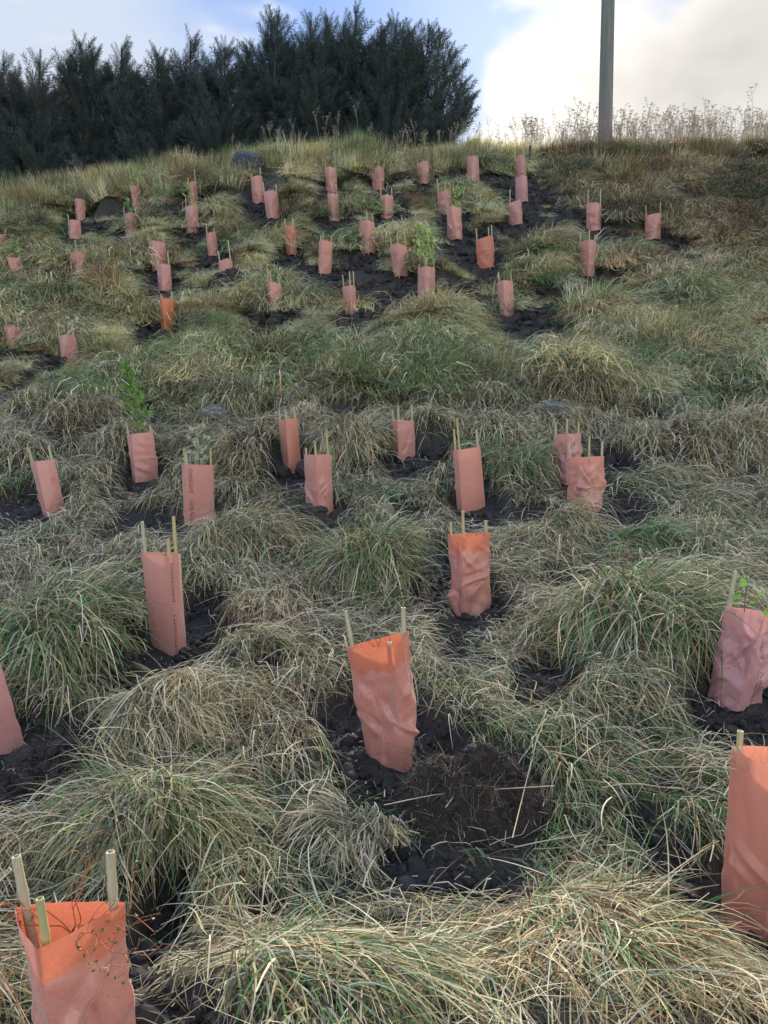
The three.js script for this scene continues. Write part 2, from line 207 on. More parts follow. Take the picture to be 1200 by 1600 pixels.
// named tussocks: [pixel x, pixel y, radius m, dome m, style, label]
const TUSSOCKS = [
  { p: [80, 1025], r: 0.40, h: 0.13, az: 0.9, green: 0.55, pale: 0.5, n: 2000, len: 0.55, L: 'broad green and white grass tussock drooping beside the lettered guard', W: 0.0055 },
  { p: [1000, 1010], r: 0.40, h: 0.14, az: 0.5, green: 0.5, pale: 0.5, n: 2200, len: 0.6, L: 'broad glossy green and straw tussock arching toward the dark crumpled guard', W: 0.005 },
  { p: [555, 722], r: 0.34, h: 0.2, az: 0.4, green: 0.15, pale: 0.7, n: 1900, len: 0.5, L: 'pale mop of drooping grass behind the middle guard' },
  { p: [560, 1330], r: 0.17, h: 0.12, az: 0, green: 0.08, pale: 0.75, n: 800, len: 0.26, L: 'small straw mop of grass in front of the black soil mound' },
  { p: [245, 1165], r: 0.26, h: 0.14, az: 0.1, green: 0.1, pale: 0.45, n: 1500, len: 0.34, L: 'grey straw tussock hanging below the two dark stones' },
  { p: [895, 835], r: 0.4, h: 0.16, az: 1.0, green: 0.2, pale: 0.6, n: 1500, len: 0.55, L: 'combed pale straw tussock swept sideways beside the bare black patch' },
  { p: [985, 870], r: 0.2, h: 0.08, az: 1.3, green: 1, pale: 0, n: 700, len: 0.45, L: 'dark green tuft of grass swept flat among straw' },
  { p: [885, 640], r: 0.45, h: 0.3, az: -0.3, green: 0.1, pale: 0.1, n: 1900, len: 0.6, L: 'brown arching tussock above the pair of crumpled guards' },
  { p: [372, 655], r: 0.32, h: 0.18, az: -0.2, green: 0.3, pale: 0.5, n: 1300, len: 0.5, L: 'rounded grass tussock beside the lichen covered rock' },
  { p: [185, 480], r: 0.45, h: 0.25, az: 0, green: 0, pale: 0.2, red: 0.5, n: 1500, len: 0.55, up: 0.5, L: 'reddish straw tussock on the upper bank beside the column of three guards' },
  { p: [808, 755], r: 0.26, h: 0.14, az: 0.9, green: 0.55, pale: 0.5, n: 900, len: 0.5, L: 'pale green tuft beside the smooth flat-faced guard' },
  { p: [590, 920], r: 0.34, h: 0.2, az: 0.9, green: 0.5, pale: 0.3, n: 1800, len: 0.45, L: 'green streaked tussock leaning toward the dark hollow' },
  { p: [930, 1500], r: 0.27, h: 0.04, az: 0.5, green: 0.28, pale: 0.25, red: 0.25, n: 1900, len: 0.36, L: 'large golden brown tussock filling the front of the bank' },
  { p: [230, 1345], r: 0.22, h: 0.14, az: 0.2, green: 0.4, pale: 0.45, n: 1500, len: 0.36, L: 'grass tussock hanging over the black hollow beside the large crumpled guard' },
  { p: [500, 1590], r: 0.26, h: 0.04, az: 0.9, green: 0.35, pale: 0.4, n: 1000, len: 0.28, L: 'lowest grass tussock arching at the bottom edge of the picture' },
  { p: [370, 870], r: 0.34, h: 0.14, az: 1.1, green: 0.2, pale: 0.4, n: 1500, len: 0.5, L: 'combed straw tussock beside the tall lettered guard' },
  { p: [1160, 720], r: 0.5, h: 0.25, az: 0.5, green: 0.1, pale: 0.75, n: 1700, len: 0.55, L: 'pale bleached tussock at the picture edge above the green leaves' },
];
for (const t of TUSSOCKS) { const [x, d] = hitBase(...t.p); t.x = x; t.d = d; }
const tr = rng(5);
const TUFTS = [];                                   // unnamed clumps, spread through the turf
for (let k = 0; k < 9000; k++) {
  const d = 0.9 + 16.5 * Math.pow(tr(), 0.72), half = 0.62 * d + 1.2, x = (tr() * 2 - 1) * half, r = lerp(0.12, 0.32, tr()) * (d > 6 ? 1.35 : 1);
  let ok = true; for (const q of TUFTS) if ((q.x - x) ** 2 + (q.d - d) ** 2 < (0.55 * (q.r + r)) ** 2) { ok = false; break; }
  if (ok) TUFTS.push({ rw: tr() < 0.3 ? 1.3 : lerp(0.1, 0.6, tr()), x, d, r, h: r * lerp(d > 6 ? 0.3 : d < 1.6 ? 0.02 : 0.10, d > 6 ? 0.75 : d < 1.6 ? 0.1 : d < 2 ? 0.24 : 0.38, tr()), az: 0 });
}
for (const t of [...TUFTS, ...TUSSOCKS]) stamp(gDome, t.x, t.d, t.r * 1.25, t.r * 1.25, (q) => t.h * (1 - q * q) ** 1.5);
for (let j = 0; j < GH; j++) for (let i = 0; i < GW; i++) {
  const k = j * GW + i, x = GX0 + i * GC, d = GD0 + j * GC, s = gSoil[k], far = sstep(5, 9, d);
  const turf = 0.035 + lerp(0.05, 0.19, far) * (0.42 + fbm2(x * lerp(2.2, 1.5, far), d * lerp(2.2, 1.5, far), 3)) + gDome[k];
  const rough = 0.02 * fbm2(x * 9, d * 9, 3) + 0.014 * Math.abs(n2(x * 21, d * 21));
  gH[k] = baseH(x, d) + turf * (1 - s) * (1 - 0.85 * gFlat[k]) + rough * lerp(0.4, d > 6 ? 2.4 : 1.5, s);
}
function look(grid, x, d) {
  const fx = clamp((x - GX0) / GC, 0, GW - 1.001), fd = clamp((d - GD0) / GC, 0, GH - 1.001), i = fx | 0, j = fd | 0, u = fx - i, v = fd - j, k = j * GW + i;
  return (grid[k] * (1 - u) + grid[k + 1] * u) * (1 - v) + (grid[k + GW] * (1 - u) + grid[k + GW + 1] * u) * v;
}
const inGrid = (x, d) => x > GX0 + 0.1 && x < GX1 - 0.1 && d > GD0 + 0.1 && d < GD1 - 0.1;
function H(x, d) {
  if (inGrid(x, d)) { const e = Math.min(1, (GX1 - Math.abs(x)) / 1.5, (d - GD0) / 1, (GD1 - d) / 1.5); const g = look(gH, x, d); return e >= 1 ? g : lerp(baseH(x, d), g, e); }
  return baseH(x, d);
}
const soilAt = (x, d) => inGrid(x, d) ? look(gSoil, x, d) : 0;
function hit(px, py) { const v = rayDir(px, py), hz = -v.z; let d = 0.6; while (d < 40 && EYE + v.y / hz * d > H(v.x / hz * d, d)) d += 0.015; return vec(v.x / hz * d, EYE + v.y / hz * d, -d); }
const onGround = (px, py) => { const [x, d] = hitBase(px, py); return vec(x, H(x, d), -d); };

// ------------------------------------------------------------------ helpers for things
const used = new Map();
function numbered(name) { const n = used.get(name) ?? 0; used.set(name, n + 1); return n ? `${name}_${String(n).padStart(3, '0')}` : name; }
function shadow(o) { o.castShadow = true; o.receiveShadow = true; return o; }
function tag(o, label, category, group) { o.userData.label = label; o.userData.category = category; if (group) o.userData.group = group; return o; }
function thing(name, label, category, pos, group) { const o = new THREE.Group(); o.name = numbered(name); if (pos) o.position.copy(pos); scene.add(o); return tag(o, label, category, group); }
function mesh(name, geo, mat, parent) { const m = shadow(new THREE.Mesh(geo, mat)); m.name = parent === scene ? numbered(name) : name; parent.add(m); return m; }
const lin = (r, g, b) => new THREE.Color().setRGB(r, g, b);

// ------------------------------------------------------------------ ground
function noiseTexture(size, fn, srgb = false) {
  const a = new Uint8Array(size * size * 4);
  for (let y = 0; y < size; y++) for (let x = 0; x < size; x++) { const c = fn(x / size, y / size), o = (y * size + x) * 4; for (let k = 0; k < 3; k++) a[o + k] = clamp(c[k] ?? c[0]) * 255; a[o + 3] = 255; }
  const t = new THREE.DataTexture(a, size, size); t.wrapS = t.wrapT = THREE.RepeatWrapping; t.magFilter = THREE.LinearFilter; if (srgb) t.colorSpace = THREE.SRGBColorSpace; t.needsUpdate = true; return t;
}
function tile(fn) { return (u, v) => { const a = sstep(0, 1, u), b = sstep(0, 1, v); return lerp(lerp(fn(u, v), fn(u - 1, v), a), lerp(fn(u, v - 1), fn(u - 1, v - 1), a), b); }; }
const clodTile = tile((u, v) => 0.5 + 0.9 * fbm2(u * 14, v * 14, 5) - 0.35 * Math.abs(n2(u * 30 + 4, v * 30)));
const clodTex = noiseTexture(512, (u, v) => [clodTile(u, v)]);
{
  const A = []; for (let a = -48; a <= 48.001; a += 0.36) A.push(a); for (let a = 54; a < 311; a += 6) A.push(a);
  const Rr = [0.25]; while (Rr[Rr.length - 1] < 17.5) Rr.push(Rr[Rr.length - 1] * 1.0085 + 0.002); while (Rr[Rr.length - 1] < 420) Rr.push(Rr[Rr.length - 1] * 1.12);
  const nA = A.length, nR = Rr.length, pos = new Float32Array((nA * nR + 1) * 3), col = new Float32Array((nA * nR + 1) * 3), uv = new Float32Array((nA * nR + 1) * 2), idx = [];
  const put = (k, x, d) => {
    const y = H(x, d), s = Math.abs(d) > 21 || Math.abs(x) > 17 ? 0 : soilAt(x, d), n = fbm2(x * 3, d * 3, 4), m = fbm2(x * 17, d * 17, 3);
    pos.set([x, y, -d], k * 3); uv.set([x, d], k * 2);
    const b = 1 + 0.5 * n + 0.7 * m, g = clamp(0.5 + 1.2 * fbm2(x * 1.1 + 40, d * 1.1, 3));
    const far = sstep(17, 24, Math.hypot(x, d));
    const T = [lerp(lerp(0.036, 0.030, g), 0.07, far), lerp(lerp(0.028, 0.031, g), 0.10, far), lerp(0.018, 0.035, far)], S = [0.026, 0.0205, 0.0165];
    col.set([0, 1, 2].map((c) => Math.max(0.006, lerp(T[c], S[c], s) * b)), k * 3);
  };
  for (let i = 0; i < nR; i++) for (let j = 0; j < nA; j++) { const a = A[j] * Math.PI / 180; put(i * nA + j, Rr[i] * Math.sin(a), Rr[i] * Math.cos(a)); }
  put(nA * nR, 0, 0);
  for (let j = 0; j < nA; j++) { const j2 = (j + 1) % nA; idx.push(nA * nR, j2, j); for (let i = 0; i < nR - 1; i++) { const a = i * nA + j, b = i * nA + j2, c = a + nA, e = b + nA; idx.push(a, b, c, b, e, c); } }
  const g = new THREE.BufferGeometry(); g.setAttribute('position', new THREE.BufferAttribute(pos, 3)); g.setAttribute('color', new THREE.BufferAttribute(col, 3)); g.setAttribute('uv', new THREE.BufferAttribute(uv, 2)); g.setIndex(idx); g.computeVertexNormals();
  const t = clodTex.clone(); t.repeat.set(1.6, 1.6); t.needsUpdate = true;
  const m = mesh('hillside', g, new THREE.MeshStandardMaterial({ vertexColors: true, roughness: 0.75, bumpMap: t, bumpScale: 0.035 }), scene);
  m.userData.kind = 'structure'; m.userData.label = 'steep rough grassy bank with bare black soil patches';
}

// ------------------------------------------------------------------ grass
class Blades {
  constructor(cap = 200000) { this.p = new Float32Array(cap); this.c = new Float32Array(cap); this.i = new Uint32Array(cap); this.np = 0; this.ni = 0; this.o = [0, 0, 0]; }
  grow(a, n) { const b = new a.constructor(Math.max(n, a.length * 2)); b.set(a); return b; }
  pair(x, y, z, sx, sy, sz, col) {
    if (this.np + 6 > this.p.length) { this.p = this.grow(this.p, this.np + 6); this.c = this.grow(this.c, this.np + 6); }
    const p = this.p, c = this.c, n = this.np, o = this.o;
    p[n] = x - sx - o[0]; p[n + 1] = y - sy - o[1]; p[n + 2] = z - sz - o[2]; p[n + 3] = x + sx - o[0]; p[n + 4] = y + sy - o[1]; p[n + 5] = z + sz - o[2];
    c[n] = c[n + 3] = col[0]; c[n + 1] = c[n + 4] = col[1]; c[n + 2] = c[n + 5] = col[2]; this.np += 6; return n / 3;
  }
  tri(a, b, c) { if (this.ni + 3 > this.i.length) this.i = this.grow(this.i, this.ni + 3); this.i[this.ni++] = a; this.i[this.ni++] = b; this.i[this.ni++] = c; }
  build() {
    const g = new THREE.BufferGeometry(); g.setAttribute('position', new THREE.BufferAttribute(this.p.slice(0, this.np), 3)); g.setAttribute('color', new THREE.BufferAttribute(this.c.slice(0, this.np), 3)); g.setIndex(new THREE.BufferAttribute(this.i.slice(0, this.ni), 1)); return g;
  }
}
const guardCells = new Map();
for (const g of GUARDS) { const k = 0.62 * g.wm; for (let i = Math.floor((g.x - k) / 0.25); i <= Math.floor((g.x + k) / 0.25); i++) for (let j = Math.floor((g.d - k) / 0.25); j <= Math.floor((g.d + k) / 0.25); j++) { const q = i * 1000 + j; guardCells.has(q) ? guardCells.get(q).push(g) : guardCells.set(q, [g]); } }
function inGuard(x, y, d) {
  const l = guardCells.get(Math.floor(x / 0.25) * 1000 + Math.floor(d / 0.25)); if (!l) return false;
  for (const g of l) { const t = clamp((y - g.y) / g.hm), cx = lerp(g.x, g.T.x, t); if ((x - cx) ** 2 + (d - g.d) ** 2 < (0.57 * g.wm) ** 2) return true; }
  return false;
}
// one blade: it rises from its root, bends over under its own weight and comes to lie on whatever is below
function blade(B, r, x, y, d, az, el, len, w, sag, lift, col, n, ground = H, guards = true) {
  const fl = ground === H ? look(gFlat, clamp(x, GX0, GX1), clamp(d, GD0, GD1)) : 0; len *= 1 - 0.5 * fl; el *= 1 - 0.6 * fl; const kink = r() < 0.3 ? 1 + Math.floor(r() * (n - 1)) : -1;
  const st = len / n; let cx = Math.cos(el) * Math.sin(az), cd = -Math.cos(el) * Math.cos(az), cy = Math.sin(el);
  const turn = (r() - 0.5) * 3.2, roll = (r() - 0.5) * 1.2, cr = Math.cos(roll), sr = Math.sin(roll); let last = -1;
  for (let i = 0; i <= n; i++) {
    const t = i / n, hx = Math.hypot(cx, cd) || 1e-6, wd = 0.5 * w * (i === 0 ? 0.8 : 1 - 0.88 * t * t);
    const sx = cd / hx, sd = -cx / hx;                                       // across, level
    const ux = -cx * cy / hx, uy = hx, ud = -cd * cy / hx;                   // the blade's own up
    const k = B.pair(x, y, -d, wd * (sx * cr + ux * sr), wd * uy * sr, -wd * (sd * cr + ud * sr), col);
    if (last >= 0) { B.tri(last, last + 1, k); B.tri(last + 1, k + 1, k); }
    last = k;
    if (i === n) break;
    x += cx * st; y += cy * st; d += cd * st; cy -= sag * st * (0.4 + 0.6 * hx);
    if (i === kink) cy -= 0.45 * r();
    const a = turn * st * 2 + (i === kink ? (r() - 0.5) * 1.8 : 0); const tx = cx; cx = cx * Math.cos(a) - cd * Math.sin(a); cd = tx * Math.sin(a) + cd * Math.cos(a);
    const q = Math.hypot(cx, cy, cd); cx /= q; cy /= q; cd /= q;
    if (ground) { const g = ground(x, d) + lift; if (y < g) { const rise = (ground(x + cx * st, d + cd * st) + lift - g) / st; y = g; cy = lerp(cy, clamp(rise, -1.5, 0.5), 0.7); const e = Math.hypot(cx, cy, cd); cx /= e; cy /= e; cd /= e; } }
    if (guards && (inGuard(x, y, d) || (soilAt(x, d) > 0.7 && r() < 0.4))) break;
  }
}
const TONES = { straw: [0.60, 0.49, 0.265], pale: [0.72, 0.645, 0.45], grey: [0.50, 0.455, 0.335], olive: [0.28, 0.275, 0.11], green: [0.12, 0.225, 0.07], fresh: [0.15, 0.33, 0.09], blue: [0.21, 0.31, 0.18], brown: [0.27, 0.175, 0.09], red: [0.43, 0.25, 0.13], dark: [0.075, 0.058, 0.036] };
function tone(r, green, pale, red = 0, dark = 0.12) {
  const q = r(); let c;
  if (r() < 0.09) c = TONES.dark; else if (q < green) { const z = r(); c = z < 0.42 ? TONES.green : z < 0.55 ? TONES.fresh : z < 0.75 ? TONES.blue : TONES.olive; }
  else if (q < green + (1 - green) * pale) c = r() < 0.6 ? TONES.pale : TONES.straw;
  else { const z = r(); c = z < red ? TONES.red : z < red + dark ? TONES.dark : z < red + dark + 0.22 ? TONES.brown : z < 0.62 + red ? TONES.straw : z < 0.84 ? TONES.grey : TONES.olive; }
  const b = lerp(0.5, 1.38, r()), h = (r() - 0.5) * 0.12; return [c[0] * b * (1 + h), c[1] * b, c[2] * b * (1 - h)];
}
const GREEN_PX = [[980, 870, 90, 40], [1110, 640, 120, 50], [1000, 600, 80, 40], [790, 745, 60, 40], [590, 790, 60, 24], [300, 1390, 150, 80], [400, 1290, 130, 60], [930, 960, 70, 50], [60, 265, 120, 26], [150, 262, 60, 20], [80, 1010, 130, 60], [530, 600, 120, 50], [300, 560, 160, 60], [60, 620, 60, 40], [520, 1580, 140, 50], [180, 620, 100, 40], [720, 730, 40, 30], [880, 440, 60, 20], [440, 620, 80, 40], [1130, 1000, 60, 60], [600, 920, 60, 60], [1180, 920, 40, 30], [950, 230, 80, 14], [680, 610, 80, 40]]
  .map(([px, py, rx, ry]) => { const [x, d] = hitBase(px, py), [, a] = hitBase(px, py + ry), [, b] = hitBase(px, py - ry); return [x, d, rx * mPerPx(d), Math.max(0.12, (b - a) / 2)]; });
function greenAt(x, d) { let g = clamp(0.20 + 0.75 * fbm2(x * 0.9 + 13, d * 0.7, 3), 0.03, 0.6); for (const [gx, gd, rx, rd] of GREEN_PX) { const q = ((x - gx) / rx) ** 2 + ((d - gd) / rd) ** 2; if (q < 1.6) g = Math.max(g, 0.72 * (1 - q / 1.6)); } return g; }
const paleAt = (x, d) => clamp(0.42 + 0.9 * fbm2(x * 1.3 + 51, d * 1.1 + 7, 3), 0.05, 0.85);
const flowAt = (x, d) => 0.25 + 1.9 * fbm2(x * 0.55 + 21, d * 0.5 + 4, 3);

const grassMat = new THREE.MeshPhysicalMaterial({ vertexColors: true, roughness: 1, transmission: 0.3, thickness: 0, ior: 1.3, side: THREE.DoubleSide });
const grass = new THREE.Group(); grass.name = numbered('long_grass'); grass.userData.kind = 'stuff'; tag(grass, 'long matted straw and green grass covering the whole bank', 'grass'); scene.add(grass);
const NEAR = 8.2;
{
  const r = rng(11), B = new Blades(4e6);
  // clumps: blades radiate from a crown and fall over, more of them downhill
  for (const t of TUFTS) {
    if (t.d > NEAR || GUARDS.some((g) => Math.abs(t.x - g.x) < 0.6 * g.wm + (g.d > 7 ? 0.2 : 0.08) && t.d > g.d - (g.d > 7 ? 1.7 : 0.38) && t.d < g.d + 0.1) || Math.abs(t.x) > 0.62 * t.d + 0.9 || soilAt(t.x, t.d) > 0.5) continue;
    const gr = greenAt(t.x, t.d), pl = paleAt(t.x, t.d), fl = flowAt(t.x, t.d) + (r() - 0.5) * 1.8, wide = 0.0020 + t.d * 0.00062, n = Math.round(400 * (t.r / 0.25) ** 1.6 * (t.d < 3.5 ? 1.1 : 0.8));
    const front = sstep(1.9, 1.4, t.d), rd = (r() < 0.2 ? 0.35 : 0.05) + 0.12 * front, tgr = clamp(gr + (r() - 0.5) * 0.3, 0, 0.85), tpl = clamp(pl + (r() - 0.5) * 0.4 - 0.25 * front, 0.05, 0.9);
    for (let i = 0; i < n; i++) {
      const a = r() * Math.PI * 2, q = Math.sqrt(r()) * t.r * 0.75, x = t.x + Math.sin(a) * q, d = t.d - Math.cos(a) * q;
      if (soilAt(x, d) > 0.45) continue;
      const vx = Math.sin(a) * q / t.r * t.rw + Math.sin(fl), vd = Math.cos(a) * q / t.r * t.rw + Math.cos(fl);
      blade(B, r, x, H(x, d) - 0.01, d, Math.atan2(vx, vd) + (r() - 0.5) * (r() < 0.2 ? 4 : 1.2), lerp(0.15, lerp(0.95, 0.6, front), r()), lerp(0.12, 0.36, r()) * lerp(1, 0.75, front), wide * lerp(0.6, 1.3, r()), lerp(5, 11, r()), r() * 0.035, tone(r, tgr, tpl, rd), t.d < 3.6 ? 6 : 5);
    }
  }
  // the mat between them: blades laid flat along the flow, in many directions
  const nMat = 62000;
  for (let i = 0; i < nMat; i++) {
    const d = 0.85 + (NEAR - 0.75) * Math.pow(r(), 0.85), x = (r() * 2 - 1) * (0.62 * d + 0.7), s = soilAt(x, d);
    const bare = s > 0.35; if (bare && r() > 0.38) continue;
    if (r() < 0.9 * sstep(0.04, 0.2, fbm2(x * 3.3 + 60, d * 3.3, 3))) continue;
    const wide = 0.0019 + d * 0.0006, stray = r() < 0.25;
    blade(B, r, x, H(x, d) + r() * 0.03, d, flowAt(x, d) + 2.4 * n2(x * 4.2 + 9, d * 4.2) + (r() - 0.5) * (stray ? 5 : 0.8), lerp(0.0, 0.6, r() * r()), bare ? lerp(0.04, 0.16, r()) : lerp(0.10, 0.36, r()), wide * lerp(0.6, 1.25, r()), lerp(5, 11, r()), 0.005 + r() * 0.04, tone(r, s > 0.35 ? 0.02 : greenAt(x, d), paleAt(x, d), 0.08, s > 0.3 ? 0.4 : 0.15), d < 3.4 ? 5 : 4);
  }
  for (let i = 0; i < 7500; i++) {                       // loose straw, blown and trodden across the mat
    const d = 0.9 + 6 * Math.pow(r(), 0.8), x = (r() * 2 - 1) * (0.62 * d + 0.5); if (soilAt(x, d) > 0.4 && r() > 0.25) continue;
    const c = r() < 0.6 ? TONES.pale : r() < 0.5 ? TONES.straw : r() < 0.6 ? TONES.grey : TONES.olive, b = lerp(0.7, 1.2, r());
    blade(B, r, x, H(x, d) + 0.02 + r() * 0.05, d, r() * 6.283, (r() - 0.35) * 0.7, lerp(0.12, 0.42, r() * r()), (0.0022 + d * 0.0006) * lerp(0.7, 1.6, r() * r()), lerp(1, 6, r()), 0.02 + r() * 0.05, c.map((q) => q * b), 5);
  }
  const m = mesh('grass_blades', B.build(), grassMat, grass); m.userData.kind = 'stuff';
  console.log('near grass triangles', B.ni / 3);
}
// farther up: clumps copied with their own tints
{
  const r = rng(23), variants = [];
  for (let v = 0; v < 9; v++) {
    const B = new Blades(60000), up = v >= 6, rr = 0.28;
    for (let i = 0; i < (up ? 130 : 170); i++) {
      const a = r() * 6.283, q = Math.sqrt(r()) * rr * 0.7, x = Math.sin(a) * q, d = -Math.cos(a) * q, b = lerp(0.7, 1.6, r()), g = r() < 0.2 ? 1 : 0, col = [b * (g ? 0.55 : 1), b * (g ? 0.85 : 0.97), b * (g ? 0.5 : 0.9)];
      const vx = Math.sin(a) * q / rr + (up ? 0.15 : 0.25), vd = Math.cos(a) * q / rr + (up ? 0.15 : 0.55);
      const az = Math.atan2(vx, vd) + (r() - 0.5) * 1.4, len = up ? lerp(0.15, 0.40, r()) : lerp(0.18, 0.5, r());
      blade(B, r, x, -0.03, d, az, up ? lerp(0.9, 1.5, r()) : lerp(0.4, 1.2, r()), len, lerp(0.004, 0.0085, r()), up ? lerp(1.5, 4.5, r()) : lerp(4.5, 9, r()), 0.01, col, 4, () => 0, false);
    }
    variants.push(B.build());
  }
  const spots = variants.map(() => []);
  const put = (x, d, wantUp) => {
    const bare = soilAt(x, d); if (bare > 0.3 && wantUp) return; if (bare > 0.5 && r() > 0.16) return;
    if (Math.abs(x + 2.15) < 0.5 && d > 14.2 && d < 15.7) return;
    let low = bare > 0.5 ? lerp(0.25, 0.6, r()) : 1;
    for (const g of GUARDS) if (d > g.d - (g.d < 11.3 ? 1.9 : wantUp ? 1.05 : 0.75) && d < g.d + 0.12) { const e = Math.abs(x - g.x); if (e < 0.30) return; if (e < (g.d < 11.3 ? 0.85 : 0.62)) { if (wantUp) return; low = Math.min(low, 0.52); } }
    if (r() < 0.85 * sstep(0.08, 0.24, fbm2(x * 1.5 + 33, d * 1.7, 3))) return;
    const y = H(x, d), gr = greenAt(x, d) * 0.8, pl = clamp(paleAt(x, d) + 0.15 - (x > 3.5 && d > 12 ? 0.3 : 0)), e = 0.15, nx = -(H(x + e, d) - H(x - e, d)) / (2 * e), nd = -(H(x, d + e) - H(x, d - e)) / (2 * e);
    const nrm = vec(nx * 0.5, 1, -nd * 0.5).normalize(), q = new THREE.Quaternion().setFromUnitVectors(vec(0, 1, 0), nrm).multiply(new THREE.Quaternion().setFromAxisAngle(vec(0, 1, 0), -flowAt(x, d) * 0.6 + (r() - 0.5) * 1.6));
    const s = low * lerp(0.6, 1.35, r()), c = tone(r, gr * 0.9, pl, x > 4 && d > 11 ? 0.1 : 0.12, x > 3 && d > 11.5 ? 0.34 : 0.08);
    if (x > 2.5 && d > 11.2) { const k = sstep(2.5, 4.5, x) * sstep(11.2, 12.6, d) * (0.6 + 0.8 * fbm2(x * 1.7, d * 1.7 + 9, 3)); c[0] *= lerp(1, 0.86, k); c[1] *= lerp(1, 0.70, k); c[2] *= lerp(1, 0.66, k); }   // old brown scrub
    spots[wantUp ? 6 + Math.floor(r() * 3) : Math.floor(r() * 6)].push([new THREE.Matrix4().compose(vec(x, y, -d), q, vec(s, s * lerp(0.8, 1.2, r()), s)), c]);
  };
  for (let i = 0; i < 21000; i++) { const d = NEAR - 0.6 + (17.4 - NEAR) * Math.pow(r(), 0.9), x = (r() * 2 - 1) * (0.62 * d + 1.2); const u = fbm2(x * 0.8 + 5, d * 0.8 + 70, 3) + sstep(14, 16, d) * 0.35 + sstep(-1, -5, x) * 0.15; put(x, d, u > 0.22 + 0.3 * r()); }
  for (let i = 0; i < 1500; i++) { const d = 17 + 10 * r(), x = (r() * 2 - 1) * (0.62 * d + 1.2); put(x, d, r() < 0.6); }
  variants.forEach((g, v) => {
    const m = shadow(new THREE.InstancedMesh(g, grassMat, spots[v].length)); m.name = 'grass_clump'; m.userData.kind = 'stuff';
    spots[v].forEach(([mx, c], k) => { m.setMatrixAt(k, mx); m.setColorAt(k, lin(...c)); }); grass.add(m);
  });
}
// tussocks one can point to
TUSSOCKS.forEach((t, ti) => {
  const r = rng(300 + ti), o = vec(t.x, H(t.x, t.d), -t.d), root = thing('grass_tussock', t.L, 'grass tussock', o), B = new Blades(90000); B.o = [o.x, o.y, o.z];
  const wide = (t.W ? 1.35 : 1) * (0.0024 + t.d * 0.00062);
  for (let i = 0; i < t.n; i++) {
    const a = r() * 6.283, q = Math.sqrt(r()) * t.r * 0.72, x = t.x + Math.sin(a) * q, d = t.d - Math.cos(a) * q; if (soilAt(x, d) > 0.6) continue;
    const sw = 0.75 + 0.9 * n2(x * 5 + ti, d * 5), tw = t.az + 1.1 * n2(x * 6 + 7, d * 6 + ti), vx = Math.sin(a) * q / t.r + Math.sin(tw) * sw, vd = Math.cos(a) * q / t.r + Math.cos(tw) * sw;
    blade(B, r, x, H(x, d) - 0.01, d, Math.atan2(vx, vd) + (r() - 0.5) * (r() < 0.2 ? 3.5 : 1.0), lerp(0.2, t.up ? 1.45 : 1.1, r()), t.len * lerp(0.4, 1.0, r()), wide * lerp(0.6, 1.35, r()), t.up ? lerp(1.5, 4, r()) : lerp(3.5, 7, r()), r() * 0.06, tone(r, t.green, t.pale, t.red ?? 0.05), 7);
  }
  const m = mesh('grass_blades', B.build(), grassMat, root); m.userData.kind = 'stuff';
});

// ------------------------------------------------------------------ plant guards
const textCanvas = (txt) => {
  const c = document.createElement('canvas'); c.width = 1024; c.height = 1024; const x = c.getContext('2d'); x.fillStyle = '#ffffff'; x.fillRect(0, 0, 1024, 1024);
  const r = rng(91);
  for (let i = 0; i < 260; i++) { x.fillStyle = `rgba(${70 + r() * 50},${55 + r() * 30},${45 + r() * 30},${0.05 + 0.22 * r()})`; const yy = 1024 - 1024 * Math.pow(r(), 2.2) * 0.5; x.beginPath(); x.ellipse(r() * 1024, yy, 1 + r() * 7, 1 + r() * 9, r() * 3, 0, 7); x.fill(); }   // splashes of mud
  if (txt) { x.fillStyle = 'rgba(70,16,12,0.85)'; x.font = 'italic 66px serif'; for (const yy of [60, 585]) { x.save(); x.translate(500, yy); x.rotate(Math.PI / 2); x.fillText('CombiGuard', 0, 0); x.restore(); } }
  const t = new THREE.CanvasTexture(c); t.colorSpace = THREE.SRGBColorSpace; t.wrapS = t.wrapT = THREE.RepeatWrapping; return t;
};
const mapPlain = textCanvas(false), mapText = textCanvas(true);
const paintedGlowCanvas = (txt) => {                                 // backlight painted into the colour: orange top band, paler pink below, ragged edge
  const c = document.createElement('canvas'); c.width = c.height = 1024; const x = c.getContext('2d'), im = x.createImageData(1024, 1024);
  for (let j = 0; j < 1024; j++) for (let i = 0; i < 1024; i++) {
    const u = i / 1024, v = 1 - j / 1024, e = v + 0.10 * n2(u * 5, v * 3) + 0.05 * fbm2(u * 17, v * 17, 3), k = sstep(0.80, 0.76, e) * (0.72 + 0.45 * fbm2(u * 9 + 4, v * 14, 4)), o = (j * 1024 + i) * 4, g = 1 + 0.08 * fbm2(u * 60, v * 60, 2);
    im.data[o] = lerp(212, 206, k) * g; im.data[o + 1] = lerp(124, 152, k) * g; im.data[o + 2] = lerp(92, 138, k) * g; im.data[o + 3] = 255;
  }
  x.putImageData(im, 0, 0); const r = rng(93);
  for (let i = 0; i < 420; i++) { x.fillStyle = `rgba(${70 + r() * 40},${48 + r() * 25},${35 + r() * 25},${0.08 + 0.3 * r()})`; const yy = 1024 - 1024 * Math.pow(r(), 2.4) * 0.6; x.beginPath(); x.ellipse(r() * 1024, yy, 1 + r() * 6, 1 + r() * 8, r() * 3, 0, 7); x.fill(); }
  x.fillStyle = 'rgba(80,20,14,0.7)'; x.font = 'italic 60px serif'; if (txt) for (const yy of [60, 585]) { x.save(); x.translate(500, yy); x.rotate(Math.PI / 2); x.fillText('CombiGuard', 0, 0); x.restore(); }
  const t = new THREE.CanvasTexture(c); t.colorSpace = THREE.SRGBColorSpace; t.wrapS = t.wrapT = THREE.RepeatWrapping; return t;
};
